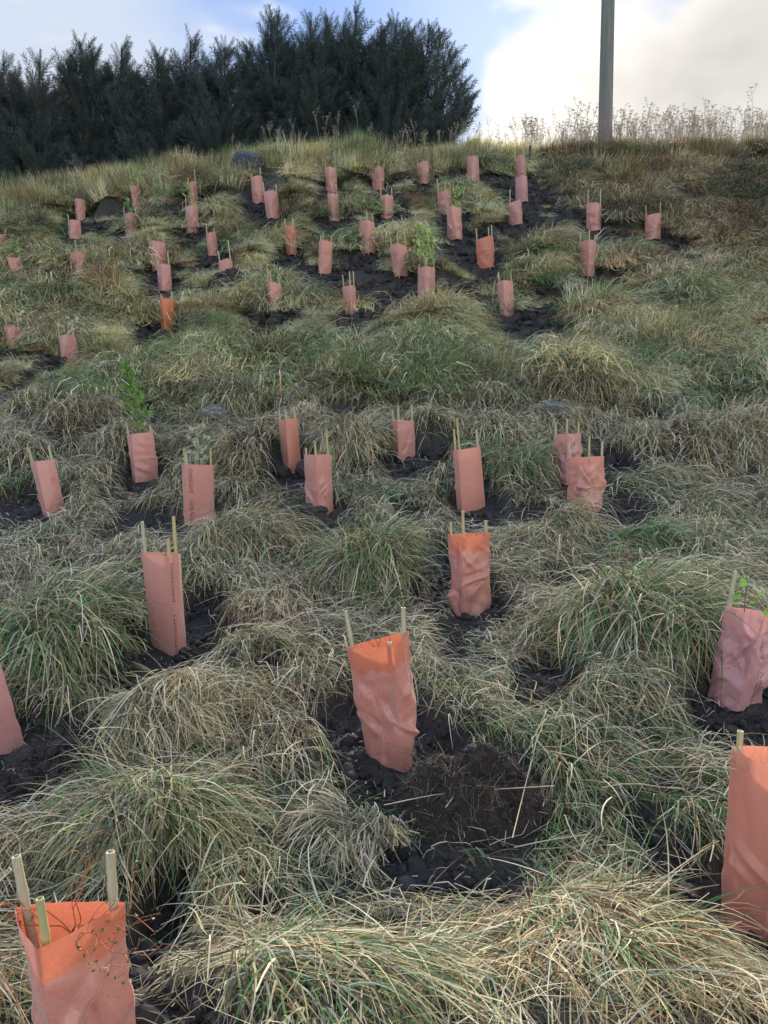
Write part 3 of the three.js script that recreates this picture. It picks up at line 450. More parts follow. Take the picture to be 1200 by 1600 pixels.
const [paintedGlowMat, paintedGlowTextMat] = [false, true].map((txt) => new THREE.MeshPhysicalMaterial({ map: paintedGlowCanvas(txt), roughness: 1, transmission: 0.32, thickness: 0, ior: 1.4, clearcoat: 1, clearcoatRoughness: 0.24, side: THREE.DoubleSide }));
const sleeveMats = new Map();
function sleeveMat(hue, text, paintedGlow) {
  if (paintedGlow) return text ? paintedGlowTextMat : paintedGlowMat;
  const k = hue + '/' + !!text; if (!sleeveMats.has(k)) {
    const c = hue >= 0 ? lin(lerp(0.66, 0.72, clamp(hue * 3)), lerp(0.305, 0.19, clamp(hue * 3)), lerp(0.232, 0.055, clamp(hue * 3))) : lin(lerp(0.66, 0.60, clamp(-hue * 4)), lerp(0.305, 0.29, clamp(-hue * 4)), lerp(0.232, 0.265, clamp(-hue * 4)));
    sleeveMats.set(k, new THREE.MeshPhysicalMaterial({ color: c, map: text ? mapText : mapPlain, roughness: 1, transmission: 0.32, thickness: 0, ior: 1.4, clearcoat: 1, clearcoatRoughness: 0.24, side: THREE.DoubleSide }));
  } return sleeveMats.get(k);
}
const bambooTex = noiseTexture(256, (u, v) => { const s = 0.80 + 0.3 * fbm2(u * 30, v * 3, 3) + 0.12 * fbm2(u * 5, v * 24, 3) - 0.35 * sstep(0.12, 0.35, fbm2(u * 6 + 3, v * 5, 4)); return [s, s, s * 0.97]; });
const stakeMats = [[0.54, 0.45, 0.21], [0.47, 0.43, 0.20], [0.58, 0.43, 0.20], [0.52, 0.46, 0.30]].map((c) => new THREE.MeshStandardMaterial({ color: lin(...c), map: bambooTex, roughness: 0.55 }));
const stakeLow = new Map();
function stakeGeo(len, rad, near) {                      // hollow bamboo: a lathe with nodes and a bored top
  const pts = [], n = near ? 28 : 4, nodes = near ? [0.22 * len, 0.61 * len, 0.86 * len] : [];
  pts.push(new THREE.Vector2(0, 0));
  for (let i = 0; i <= n; i++) { const y = len * i / n; let q = rad * (1.04 - 0.08 * i / n); for (const m of nodes) q += rad * 0.16 * Math.exp(-(((y - m) / 0.006) ** 2)); pts.push(new THREE.Vector2(q, y)); }
  if (near) { for (const m of nodes) { } pts.push(new THREE.Vector2(rad * 0.86, len + 0.0015), new THREE.Vector2(rad * 0.42, len + 0.001), new THREE.Vector2(rad * 0.36, len - 0.02)); } pts.push(new THREE.Vector2(0, len - (near ? 0.02 : 0)));
  return new THREE.LatheGeometry(pts, near ? 14 : 6);
}
function between(m, a, b) { const v = b.clone().sub(a); m.position.copy(a); m.quaternion.setFromUnitVectors(vec(0, 1, 0), v.normalize()); return m; }
function facet(x, y, k) {                                // creased film: random heights on a lattice of triangles, flat in between
  const X = x * 0.92 - y * 0.38, Y = x * 0.38 + y * 0.92, i = Math.floor(X), j = Math.floor(Y), f = X - i, g = Y - j, h = (a, b) => perm[(perm[(a & 255)] + b * 7 + k * 13) & 255] / 127.5 - 1;
  return f + g < 1 ? h(i, j) * (1 - f - g) + h(i + 1, j) * f + h(i, j + 1) * g : h(i + 1, j + 1) * (f + g - 1) + h(i, j + 1) * (1 - f) + h(i + 1, j) * (1 - g);
}
const tri1 = (x) => Math.abs(((x % 1) + 1) % 1 - 0.5) * 4 - 1;
GUARDS.forEach((g, gi) => {
  const r = rng(1000 + gi * 7), base = vec(g.x, g.y - 0.012, -g.d), root = thing('plant_guard', g.L, 'plant guard', base, 'orange plastic plant guards on the bank');
  const axis = g.T.clone().sub(base), h = axis.length(); axis.normalize();
  const q = new THREE.Quaternion().setFromUnitVectors(vec(0, 1, 0), axis), inv = q.clone().invert(); root.quaternion.copy(q); root.updateMatrixWorld(true);
  const local = (v) => v.clone().sub(base).applyQuaternion(inv);
  const w = g.wm, rad = g.d < 2.2 ? 0.0075 : g.d < 9 ? 0.0078 : 0.0098;
  // stakes: where each leaves the sleeve and how high it stands
  const st = g.s.map(([sx, sy, front], k) => { const dz = front ? 0.42 * w : -0.22 * w * (k === 0 ? 1 : 0.7) - 0.02 * w; return { top: local(atDepth(sx, sy, g.d - dz)), front, dz }; });
  st.forEach((s, k) => { const side = s.front ? clamp(s.top.x, -0.32 * w, 0.32 * w) : (k === 0 ? -1 : 1) * (0.5 * w - rad * 1.6); const tp = 1 - (g.taper ?? 0.05); s.foot = vec(side * tp, -0.03, s.dz * tp * 0.9); s.top.x = s.front ? clamp(s.top.x, -0.4 * w, 0.4 * w) : clamp(s.top.x, side - 0.16 * w, side + 0.16 * w); });
  if (!g.s.some((s) => s[2])) st.push({ hidden: true, front: 1, foot: vec((r() - 0.5) * 0.4 * w, -0.03, 0.36 * w), top: vec((r() - 0.5) * 0.4 * w, h, 0.38 * w) });
  for (const s of st) if (!s.hidden) { const len = s.top.distanceTo(s.foot); between(mesh('stake', stakeGeo(len, rad * lerp(0.88, 1.08, r()), g.det), stakeMats[Math.floor(r() * 4)], root), s.foot, s.top); }
  // sleeve: a soft triangle round the stakes, creased
  const order = [st[0], st[1], st[2]].map((s) => s), nu = g.det === 2 ? 150 : g.det ? 84 : 48, nv = g.det === 2 ? 110 : g.det ? 56 : 28, cen = vec(0, 0, 0.02 * w);
  const corner = (s, t) => { const k = (t * h + 0.03) / (s.top.y + 0.03), cx = lerp(s.foot.x, s.top.x, k), cz = lerp(s.foot.z, s.top.z, k), m = Math.hypot(cx, cz) || 1; return [cx + cx / m * rad * (s.front ? 3.4 : 2.4), cz + cz / m * rad * (s.front ? 3.4 : 2.4)]; };
  const pos = [], uv = [], idx = [], cr = g.cr, waves = [];
  for (let k = 0; k < 8; k++) { const big = k < 4; waves.push({ a: (r() - 0.5) * 2.6, y: (0.35 + 0.9 * r()) * (r() < 0.5 ? -1 : 1), l: (big ? lerp(0.17, 0.34, r()) : lerp(0.07, 0.14, r())), p: r(), m: (big ? 0.010 : 0.003), nx: r() * 40, ny: r() * 40 }); }
  const ridges = []; for (let k = 0; k < Math.round(16 * cr); k++) { const th = (r() - 0.5) * 2.4; ridges.push({ u: r() * 0.5, y: h * (0.02 + 0.75 * Math.sqrt(r()) * (cr > 0.5 ? 1 : 0.6)), c: Math.cos(th), s: Math.sin(th), l: lerp(0.04, 0.12, r()), w: lerp(0.010, 0.028, r()), m: (r() < 0.55 ? 1 : -1) * lerp(0.006, 0.018, r()) }); }
  const tilt = (g.tilt ?? (r() - 0.5) * 5) / g.w;
  for (let j = 0; j <= nv; j++) for (let i = 0; i <= nu; i++) {
    const t = j / nv, u = i / nu, C = order.map((s) => corner(s, t));
    // perimeter: back-middle start; back left corner, front corner, back right corner
    const P = [C[0], C[2], C[1]]; const uu = (u * 3 + 0.5 + 2) % 3, e = Math.floor(uu), f = uu - e, A = P[e], Bc = P[(e + 1) % 3];
    const rf = f; let x = lerp(A[0], Bc[0], rf), z = lerp(A[1], Bc[1], rf);
    const mid = Math.sin(f * Math.PI), bulge = mid * w * (e === 2 ? 0.05 : 0.075) * (1 - 0.25 * t); let nx = (Bc[1] - A[1]), nz = -(Bc[0] - A[0]); const nl = Math.hypot(nx, nz) || 1; nx /= nl; nz /= nl; if (nx * x + nz * (z - cen.z) < 0) { nx = -nx; nz = -nz; }
    x += nx * bulge; z += nz * bulge;
    const ang = u * 3.0 * 1.0, yy = t * h; let disp = 0;
    const mask = (0.25 + 0.75 * sstep(0.95, 0.6, t)) * cr;
    for (const W of waves) { const loc = sstep(-0.25, 0.35, n2(u * 4 + W.nx, yy * 6 + W.ny)); disp += W.m * tri1((ang * 0.16 * W.a + yy * W.y) / W.l + W.p + 0.10 * n2(u * 5 + W.ny, yy * 8)) * loc * mask; }
    for (const K of ridges) { const du = u * 0.5 - K.u, dy = yy - K.y, al = du * K.c + dy * K.s, ac = -du * K.s + dy * K.c, q = 1 - Math.abs(ac) / K.w; if (q > 0 && Math.abs(al) < K.l) disp += K.m * q * (1 - (al / K.l) ** 2); }
    disp += mask * (0.0125 * facet(u * 0.5 / 0.085, yy / 0.105, gi) + 0.0055 * facet(u * 0.5 / 0.036 + 5, yy / 0.045, gi + 31));
    disp += (0.0020) * fbm2(u * 9 + gi * 3.3, yy * 14, 3) + 0.004 * n2(u * 7 + gi, yy * 3 + 9);
    disp *= w / 0.17; disp = Math.max(disp, lerp(-rad * 0.7, -0.05, mid)) * lerp(0.55, 1, mid); const m = Math.hypot(x, z - cen.z) || 1; x += x / m * disp; z += (z - cen.z) / m * disp;
    const rise = t > 0.5 ? tilt * x * (t - 0.5) * 2 : 0, hem = t === 1 ? 0.004 * n2(u * 8 + gi * 5, 3) : t === 0 ? 0.012 * n2(u * 6 + gi * 3, 8) : 0;
    pos.push(x, yy + rise + hem - 0.004 * cr * (1 - t), z); uv.push(u - (g.text ?? 0.5) + 0.5, t);
  }
  for (let j = 0; j < nv; j++) for (let i = 0; i < nu; i++) { const a = j * (nu + 1) + i, b = a + nu + 1; idx.push(a, a + 1, b, a + 1, b + 1, b); }
  const geo = new THREE.BufferGeometry(); geo.setAttribute('position', new THREE.Float32BufferAttribute(pos, 3)); geo.setAttribute('uv', new THREE.Float32BufferAttribute(uv, 2)); geo.setIndex(idx); geo.computeVertexNormals();
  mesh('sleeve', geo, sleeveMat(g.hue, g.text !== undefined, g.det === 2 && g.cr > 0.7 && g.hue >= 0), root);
  g.root = root; g.axis = axis; g.h = h; g.q = q; g.base = base;
});

// ------------------------------------------------------------------ saplings in the guards
function leafGeo(len, wid, bend = 0.25) { const p = [0, 0, 0], n = 4, idx = []; const pts = [[0, 0]]; for (let i = 1; i < n; i++) { const t = i / n; pts.push([t, Math.sin(Math.PI * Math.pow(t, 0.85)) * 0.5]); } const v = [0, 0, 0]; for (let i = 1; i < n; i++) { const [t, s] = pts[i], z = -bend * len * t * t; v.push(-s * wid, t * len, z + 0.12 * wid, 0, t * len, z, s * wid, t * len, z + 0.12 * wid); } v.push(0, len, -bend * len); idx.push(0, 2, 1, 0, 3, 2); for (let i = 0; i < n - 2; i++) { const a = 1 + i * 3; idx.push(a, a + 1, a + 3, a + 1, a + 4, a + 3, a + 1, a + 2, a + 4, a + 2, a + 5, a + 4); } const a = 1 + (n - 2) * 3, e = a + 3; idx.push(a, a + 1, e, a + 1, a + 2, e); const g = new THREE.BufferGeometry(); g.setAttribute('position', new THREE.Float32BufferAttribute(v, 3)); g.setIndex(idx); g.computeVertexNormals(); return g; }
const leafMats = {}; const leafMat = (k, c, tr = 0.35) => leafMats[k] ??= new THREE.MeshPhysicalMaterial({ color: lin(...c), roughness: 0.75, transmission: tr, thickness: 0, side: THREE.DoubleSide, clearcoat: 0.3, clearcoatRoughness: 0.4 });
const stemMat = new THREE.MeshStandardMaterial({ color: lin(0.13, 0.085, 0.05), roughness: 0.8 });
function tube(pts, r, seg, sides = 5) { return new THREE.TubeGeometry(new THREE.CatmullRomCurve3(pts), seg ?? Math.max(3, pts.length * 2), r, sides); }
function placedLeaf(geo, at, dir, roll, s) { const g = geo.clone(); const q = new THREE.Quaternion().setFromUnitVectors(vec(0, 1, 0), dir.clone().normalize()).multiply(new THREE.Quaternion().setFromAxisAngle(vec(0, 1, 0), roll)); g.applyMatrix4(new THREE.Matrix4().compose(at, q, vec(s, s, s))); return g; }
// sapling: stem from the guard's foot to a picture point, leaves along what shows
const PLANTS = {
  tall: { top: [196, 572], col: [0.17, 0.32, 0.045], n: 210, leaf: [0.048, 0.026], spread: 0.10, L: 'tall narrow sapling of small green leaves growing out of a guard', name: 'sapling' },
  bright: { top: [655, 355], col: [0.44, 0.58, 0.17], n: 190, leaf: [0.08, 0.028], spread: 0.15, L: 'tall bright yellow green sapling standing well above its guard' },
  pale: { top: [309, 668], col: [0.50, 0.54, 0.36], n: 84, leaf: [0.036, 0.03], spread: 0.085, L: 'sapling with whitish round leaves above its guard' },
};
function sapling(g, P, seed) {
  const r = rng(seed), d = g.d, tip = atDepth(P.top[0], P.top[1], d), base = g.base.clone(), root = thing('sapling', P.L, 'sapling', base, P.group);
  const T = tip.clone().sub(base), rim = g.T.clone().sub(base).add(vec(P.off ?? 0, 0, 0));
  const spine = new THREE.CatmullRomCurve3([vec(0, 0, 0), rim.clone().multiplyScalar(0.5), rim, rim.clone().lerp(T, 0.5).add(vec((r() - 0.5) * 0.03, 0, (r() - 0.5) * 0.03)), T]);
  const stems = [new THREE.TubeGeometry(spine, 16, 0.003 * Math.max(1, d / 6), 5)], leaves = [], lg = leafGeo(P.leaf[0], P.leaf[1]), vis = clamp(rim.y / T.y, 0, 0.95);
  const nb = Math.max(4, Math.round(P.n / 9));
  for (let k = 0; k < nb; k++) {
    const t = lerp(vis * 0.93, 1, Math.pow(k / nb, 0.9)), at = spine.getPoint(Math.min(1, 0.5 + 0.5 * (t - vis * 0.93) / (1 - vis * 0.93))), a = k * 2.4 + r(), tt = (k / nb), sp = P.spread * (0.45 + 0.7 * Math.sin(Math.PI * (0.2 + 0.75 * tt))) * lerp(0.7, 1.2, r()) * (1 - 0.4 * tt);
    const end = at.clone().add(vec(Math.cos(a) * sp, sp * lerp(0.5, 1.1, r()), Math.sin(a) * sp)); stems.push(tube([at, at.clone().lerp(end, 0.5).add(vec(0, -0.004, 0)), end], 0.0014 * Math.max(1, d / 5), 4, 4));
    const nl = Math.max(2, Math.round(P.n / nb)); for (let i = 0; i < nl; i++) { const f = (i + 0.6) / nl, c = at.clone().lerp(end, f), b = r() * 6.28; leaves.push(placedLeaf(lg, c, vec(Math.cos(b), lerp(0.1, 1.2, r()), Math.sin(b)).add(end.clone().sub(at).normalize().multiplyScalar(0.6)), r() * 6.28, lerp(0.65, 1.2, r()))); }
  }
  mesh('stem', mergeGeometries(stems.map((s) => s.toNonIndexed())), stemMat, root);
  const m = mesh('leaves', mergeGeometries(leaves), leafMat(P.mat ?? P.L, P.col), root); m.userData.kind = 'stuff';
}
const small = {
  palesmall: { dy: 22, col: [0.58, 0.59, 0.35], n: 36, leaf: [0.045, 0.032], spread: 0.12 }, fuzz: { dy: 36, dx: -8, col: [0.29, 0.38, 0.22], n: 150, leaf: [0.065, 0.010], spread: 0.13 }, bushy: { dy: 20, dx: -3, col: [0.26, 0.43, 0.10], n: 60, leaf: [0.065, 0.022], spread: 0.11 },
  leafy: { dy: 36, dx: -8, col: [0.35, 0.48, 0.11], n: 46, leaf: [0.08, 0.026], spread: 0.10 }, leafyright: { dy: 36, dx: 8, col: [0.32, 0.54, 0.11], n: 44, leaf: [0.065, 0.028], spread: 0.11 }, sprig: { dy: 16, dx: 3, col: [0.19, 0.32, 0.10], n: 26, leaf: [0.04, 0.016], spread: 0.07 },
  thin: { dy: 48, dx: 2, col: [0.27, 0.38, 0.16], n: 90, leaf: [0.065, 0.014], spread: 0.085 }, dry: { dy: 22, dx: 1, col: [0.54, 0.53, 0.32], n: 26, leaf: [0.04, 0.012], spread: 0.08 },
};
const SMALL_LABELS = {
  16: 'small pale sapling above the short guard below the reddish tussock', 17: 'small pale sapling above the pinkish guard at the picture edge', 20: 'wispy dry sapling above the top guard of the column of three', 25: 'feathery grey green sapling taller than its small narrow guard', 26: 'low bushy green sapling in the tilted guard at the picture edge',
  28: 'bright green sapling tip above a guard below the narrower tilted one', 29: 'yellow green leafy sapling above the narrow tilted guard near the crest', 31: 'green shoot beside the pair of guards in line', 35: 'small dark sprig in the creased guard above a black patch', 39: 'tall thin pale green sprig on the crest in front of the trees', 41: 'wispy dry sprig between two straight stakes below the crest',
  45: 'dense thin green sprig on the crest below the last tree', 48: 'bright green leafy shoot leaning sideways from a tall guard', 50: 'small sprig in the lowest guard of the upper bank',
};
GUARDS.forEach((g, i) => {
  if (!g.plant) return;
  if (PLANTS[g.plant]) return sapling(g, PLANTS[g.plant], 5000 + i);
  const s = small[g.plant]; sapling(g, { ...s, top: [g.t[0] + (s.dx ?? 0), g.t[1] - s.dy], mat: g.plant, L: SMALL_LABELS[i] ?? 'small green sapling' }, 5000 + i);
});
// wiry zigzag shrubs in the nearest guards
function zigzag(r, at, dir, len, rad, depth, out, tips) {
  const n = Math.max(2, Math.round(len / 0.022)), pts = [at.clone()]; let p = at.clone(), dv = dir.clone().normalize();
  for (let i = 0; i < n; i++) {
    const k = vec(r() - 0.5, r() - 0.5, r() - 0.5).cross(dv).normalize().multiplyScalar(0.55 * (i % 2 ? 1 : -1)); p = p.clone().add(dv.clone().add(k).normalize().multiplyScalar(len / n)); pts.push(p); dv.add(vec(0, -0.03, 0)).normalize();
    if (depth > 0 && r() < 0.42) zigzag(r, p, dv.clone().multiplyScalar(0.6).add(vec(r() - 0.5, r() - 0.4, r() - 0.5).multiplyScalar(1.7)), len * 0.5 * lerp(0.6, 1.1, r()), rad * 0.72, depth - 1, out, tips);
  }
  const path = new THREE.CurvePath(); for (let i = 0; i < pts.length - 1; i++) path.add(new THREE.LineCurve3(pts[i], pts[i + 1])); out.push(new THREE.TubeGeometry(path, pts.length * 2, rad, 5)); tips.push(p);
}
function wiryShrub(g, seed, label, list, col, rad, leafCol) {
  const r = rng(seed), root = thing('wiry_shrub', label, 'shrub', g.base), mat = new THREE.MeshStandardMaterial({ color: lin(...col), roughness: 0.6 }), rim = g.T.clone().sub(g.base), all = [];
  mesh('stem', tube([vec(0, 0, 0), rim.clone().multiplyScalar(0.6), rim.clone().multiplyScalar(0.86)], 0.0035, 8), mat, root);
  for (const [x, y, z, len] of list) { const out = [], tips = []; zigzag(r, rim.clone().multiplyScalar(0.86), vec(x, y, z), len, rad, 2, out, tips); mesh('twig', mergeGeometries(out), mat, root); all.push(...tips); }
  if (leafCol) { const lg = leafGeo(0.007, 0.0045), L = []; for (const t of all) for (let k = 0; k < 2; k++) L.push(placedLeaf(lg, t.clone().add(vec((r() - 0.5) * 0.012, (r() - 0.5) * 0.012, (r() - 0.5) * 0.012)), vec(r() - 0.5, r() - 0.2, r() - 0.5), r() * 6, 1)); mesh('leaves', mergeGeometries(L), leafMat(label, leafCol, 0.2), root).userData.kind = 'stuff'; }
}
wiryShrub(GUARDS[0], 61, 'orange wiry zigzag shrub spilling over the rim of the large crumpled guard', [[-1, 0.5, 0.2, 0.2], [0.1, 1, -0.2, 0.13], [0.25, 0.9, -0.1, 0.14], [0.9, 0.7, 0.15, 0.16], [0.5, 0.55, 0.8, 0.17], [-0.5, 0.7, 0.7, 0.16], [0.9, 0.5, 0.6, 0.18]], [0.34, 0.10, 0.03], 0.0009, [0.07, 0.10, 0.03]);
wiryShrub(GUARDS[1], 63, 'pale zigzag twigs of a shrub reaching out of the large smooth guard', [[-1, 0.42, 0.3, 0.26], [-1, 0.55, -0.2, 0.24], [-0.7, 0.8, 0.1, 0.2], [-0.2, 0.9, 0.3, 0.14]], [0.46, 0.39, 0.28], 0.0010, null);
wiryShrub(GUARDS[2], 65, 'single thin bare dark stem in the guard behind the soil mound', [[-0.3, 1, 0, 0.12], [-0.1, 1, 0.1, 0.14]], [0.06, 0.035, 0.02], 0.0009, null);
wiryShrub(GUARDS[4], 66, 'thin dark bare twigs in the guard with bright orange top', [[0.5, 1, 0.3, 0.1], [0.2, 1, 0.2, 0.1]], [0.12, 0.05, 0.02], 0.0010, null);
wiryShrub(GUARDS[5], 67, 'single thin bare dark stem in the tall lettered guard', [[0, 1, 0, 0.15], [0.1, 1, 0.1, 0.09]], [0.06, 0.035, 0.02], 0.0011, null);
{ // the sapling with a few round leaves: every leaf can be seen
  const g = GUARDS[3], r = rng(68), root = thing('sapling', 'sapling with a few round bright green leaves in the dark crumpled guard', 'sapling', g.base), rim = g.T.clone().sub(g.base);
  const P = (px, py) => atDepth(px, py, g.d + 0.0).sub(g.base), a = P(1163, 962), top = P(1168, 905);
  mesh('stem', tube([vec(0, 0, 0), rim.clone().multiplyScalar(0.6), a, top], 0.0022, 14), stemMat, root);
  for (const [x, y, s, az] of [[1163, 912, 1, -0.5], [1176, 918, 1.15, 0.7], [1158, 928, 0.8, -1.2], [1168, 903, 0.7, 0.2], [1183, 925, 0.9, 1.2], [1191, 951, 0.8, 0.9], [1154, 935, 0.6, -1.4], [1172, 935, 0.5, 1]]) { const at = P(x, y).add(vec(0, -0.012, 0)); const m = mesh('leaf', leafGeo(0.038 * s, 0.034 * s, 0.35), leafMat('round', [0.22, 0.50, 0.09]), root); m.position.copy(at); m.rotation.set(0.5 + r() * 0.5, r() * 2 - 1, -az); const st = tube([at, at.clone().lerp(top, 0.5).add(vec(0, -0.004, 0)), top.clone().lerp(a, clamp((y - 905) / 60))], 0.0011, 4, 4); mesh('leaf_stalk', st, stemMat, root); }
}

// ------------------------------------------------------------------ stones, mounds and clods
function lump(seed, detail, amp, freq, flat = 1, facet = 0) {
  const g = new THREE.IcosahedronGeometry(1, detail), p = g.attributes.position, v = vec(0, 0, 0);
  for (let i = 0; i < p.count; i++) { v.fromBufferAttribute(p, i); const q = v.clone().multiplyScalar(freq); let k = 1 + amp * fbm3(q.x + seed * 7.1, q.y + seed, q.z + seed * 3.3, 4); if (facet) { for (let j = 0; j < 9; j++) { const a = seed * 2.1 + j * 2.4, b = Math.sin(j * 1.7 + seed) * 1.2, n = vec(Math.cos(a) * Math.cos(b), Math.sin(b), Math.sin(a) * Math.cos(b)), dt = v.dot(n) * k; if (dt > facet) k *= facet / dt * 0.85 + 0.15; } } p.setXYZ(i, v.x * k, v.y * k * flat, v.z * k); }
  g.computeVertexNormals(); return g;
}
const moundTex = clodTex.clone(); moundTex.repeat.set(2.6, 2.6); moundTex.needsUpdate = true;
const moundMat = new THREE.MeshStandardMaterial({ color: lin(0.034, 0.025, 0.0195), roughness: 0.9, bumpMap: moundTex, bumpScale: 0.03 });
const moundMat2 = new THREE.MeshStandardMaterial({ color: lin(0.030, 0.023, 0.018), roughness: 0.85 });
const soilMat = new THREE.MeshStandardMaterial({ color: lin(0.026, 0.0205, 0.017), roughness: 0.78 });
const rootMat = new THREE.MeshStandardMaterial({ color: lin(0.10, 0.055, 0.03), roughness: 0.9 });
function mound(px, py, wpx, hm, label, seed, fibre) {
  const [x, d] = hitBase(px, py), rx = wpx / 2 * mPerPx(d), y = H(x, d), root = thing('soil_mound', label, 'soil mound', vec(x, y, -d)), r = rng(seed);
  const n = 110, pos = [], idx = []; const h = (u, v) => { const q = Math.hypot(u, v); return hm * Math.pow(Math.max(0, 1 - q * q), 0.62) * (1 + 0.55 * fbm2(u * 2.5 + seed, v * 2.5, 4)) + (0.035 * fbm2(u * rx * 34 + seed, v * rx * 34, 4) + 0.05 * n2(u * rx * 13 + seed, v * rx * 13)) * (1 - q ** 4) - 0.012; };
  for (let j = 0; j <= n; j++) for (let i = 0; i <= n; i++) { let u = i / n * 2 - 1, v = j / n * 2 - 1; const k = Math.max(Math.abs(u), Math.abs(v)) / (Math.hypot(u, v) || 1); u *= k; v *= k; const X = u * rx * (1 + 0.1 * n2(u * 2, v * 2 + seed)), D = v * rx * 0.72; pos.push(X, H(x + X, d + D) - y + h(u, v), -D); }
  for (let j = 0; j < n; j++) for (let i = 0; i < n; i++) { const a = j * (n + 1) + i; idx.push(a, a + 1, a + n + 1, a + 1, a + n + 2, a + n + 1); }
  const g = new THREE.BufferGeometry(); g.setAttribute('position', new THREE.Float32BufferAttribute(pos, 3)); g.setIndex(idx); g.computeVertexNormals(); g.setAttribute('uv', new THREE.Float32BufferAttribute(pos.filter((_, i) => i % 3 !== 1), 2)); mesh('soil', g, moundMat, root);
  const B = new Blades(20000); B.o = [x, y, -d]; const surf = (X, D) => { const u = (X - x) / rx, v = (D - d) / (rx * 0.72); return H(X, D) + (Math.hypot(u, v) < 1 ? Math.max(0, h(u, v)) : 0); };
  for (let i = 0; i < fibre; i++) { const a = r() * 6.28, q = Math.sqrt(r()) * 0.95, X = x + Math.cos(a) * q * rx, D = d + Math.sin(a) * q * rx * 0.72, z = r(), c = z < 0.5 ? [0.05, 0.034, 0.025] : z < 0.85 ? [0.11, 0.072, 0.046] : [0.34, 0.28, 0.18]; blade(B, r, X, surf(X, D) + 0.004, D, r() * 6.28, (r() - 0.3) * 1.2, lerp(0.02, 0.075, r()), 0.0014, 9, 0.003, c, 5, surf, false); }
  const m = mesh('roots', B.build(), grassMat, root); m.userData.kind = 'stuff';
  const lumps = [], kinds = [lump(seed + 40, 2, 0.6, 1.6, 0.8), lump(seed + 41, 2, 0.7, 1.8, 0.7)].map((q) => { q.deleteAttribute('uv'); return q; });
  for (let i = 0; i < 190; i++) { const a = r() * 6.28, q = Math.pow(r(), 0.6), X = x + Math.cos(a) * q * rx * 1.05, D = d + Math.sin(a) * q * rx * 0.78, k = lerp(0.006, 0.034, r() ** 2.5) * Math.max(0.7, d / 3), c = kinds[i % 2].clone(); c.applyMatrix4(new THREE.Matrix4().compose(vec(X - x, surf(X, D) - y + k * 0.2, d - D), new THREE.Quaternion().setFromEuler(new THREE.Euler(r() * 6, r() * 6, r() * 6)), vec(k, k * lerp(0.6, 1, r()), k * lerp(0.7, 1.3, r())))); lumps.push(c); }
  mesh('clods', mergeGeometries(lumps), moundMat2, root).userData.kind = 'stuff';
}
mound(735, 1270, 262, 0.145, 'large mound of dug black soil with roots in front of the middle guard', 3, 2400);
mound(850, 1110, 110, 0.07, 'small upturned clod of brown roots and soil beside the broad green tussock', 4, 2600);
mound(490, 828, 130, 0.08, 'low heap of black soil below the guard by the pale mop of grass', 5, 500);
mound(95, 1205, 180, 0.06, 'flat dark heap of soil and dead grass at the picture edge', 6, 2600);
mound(360, 452, 50, 0.16, 'black clod of soil below the guard with one tall stake', 7, 120);
const stoneMat = (c, rough = 0.6) => new THREE.MeshStandardMaterial({ color: lin(...c), roughness: rough, bumpMap: clodTex, bumpScale: 0.004 });
const stoneDark = stoneMat([0.045, 0.048, 0.058], 0.5);
for (const [px, py, w, flat, L, seed, c] of [
  [382, 832, 72, 0.55, 'rounded black stone beside the heap of black soil', 1], [196, 1103, 36, 0.5, 'flat dark stone, larger of two on the trampled grass', 2], [238, 1078, 22, 0.7, 'small dark stone, smaller of two on the trampled grass', 3], [36, 1280, 54, 0.6, 'blue grey stone half buried by the picture edge', 4],
  [612, 1408, 34, 0.6, 'dark muddy stone in front of the black soil mound', 5], [1140, 1512, 52, 0.4, 'flat dark slab of stone in the mud beside the smooth guard', 6], [98, 910, 34, 0.35, 'thin dark slate lying in the grass above the broad tussock', 7], [376, 748, 18, 0.7, 'small dark stone behind the guard with the whitish sapling', 8], [912, 1345, 26, 0.5, 'little dark stone between the mound and golden tussock', 9],
]) { const [x, d] = hitBase(px, py), s = w / 2 * mPerPx(d); const m = mesh('stone', lump(seed, 12, 0.35, 1.4, flat, 0.72), stoneDark, scene); m.position.set(x, H(x, d) + s * flat * 0.45, -d); m.scale.setScalar(s); m.rotation.y = seed; tag(m, L, 'stone'); }
{ // lichen covered rocks, their crusts in the colours of the stone
  const lich = (base, crust, cov) => (g) => { const p = g.attributes.position, c = new Float32Array(p.count * 3); for (let i = 0; i < p.count; i++) { const n = fbm3(p.getX(i) * 7, p.getY(i) * 7, p.getZ(i) * 7, 5), k = sstep(-0.1, 0.25, n + cov); for (let j = 0; j < 3; j++) c[i * 3 + j] = lerp(base[j], crust[j], k); } g.setAttribute('color', new THREE.BufferAttribute(c, 3)); return g; };
  for (const [px, py, w, L, seed] of [[335, 686, 52, 'lichen covered rock in the grass behind the whitish sapling', 11], [866, 694, 36, 'lichen covered rock under the brown arching tussock', 12]]) { const [x, d] = hitBase(px, py), s = w / 2 * mPerPx(d), m = mesh('rock', lich([0.09, 0.095, 0.095], [0.20, 0.22, 0.165], 0.0)(lump(seed, 26, 0.3, 1.5, 0.7, 0.75)), new THREE.MeshStandardMaterial({ vertexColors: true, roughness: 0.9 }), scene); m.position.set(x, H(x, d) + 0.22 * s, -d); m.scale.setScalar(s); tag(m, L, 'rock'); }
  const bd = 15.7, bx = atDepth(388, 240, bd).x, s = 34 * mPerPx(bd), g = lump(21, 30, 0.25, 1.2, 0.62, 0.68), m = mesh('boulder', lich([0.035, 0.04, 0.048], [0.11, 0.12, 0.135], -0.16)(g), new THREE.MeshStandardMaterial({ vertexColors: true, roughness: 0.5 }), scene); m.position.set(bx, H(bx, bd) + 0.5 * s, -bd); m.scale.set(s, s * 1.25, s * 0.8); m.rotation.set(0, 0.4, 0.24); tag(m, 'dark angular boulder on the crest in front of the trees', 'boulder');
}
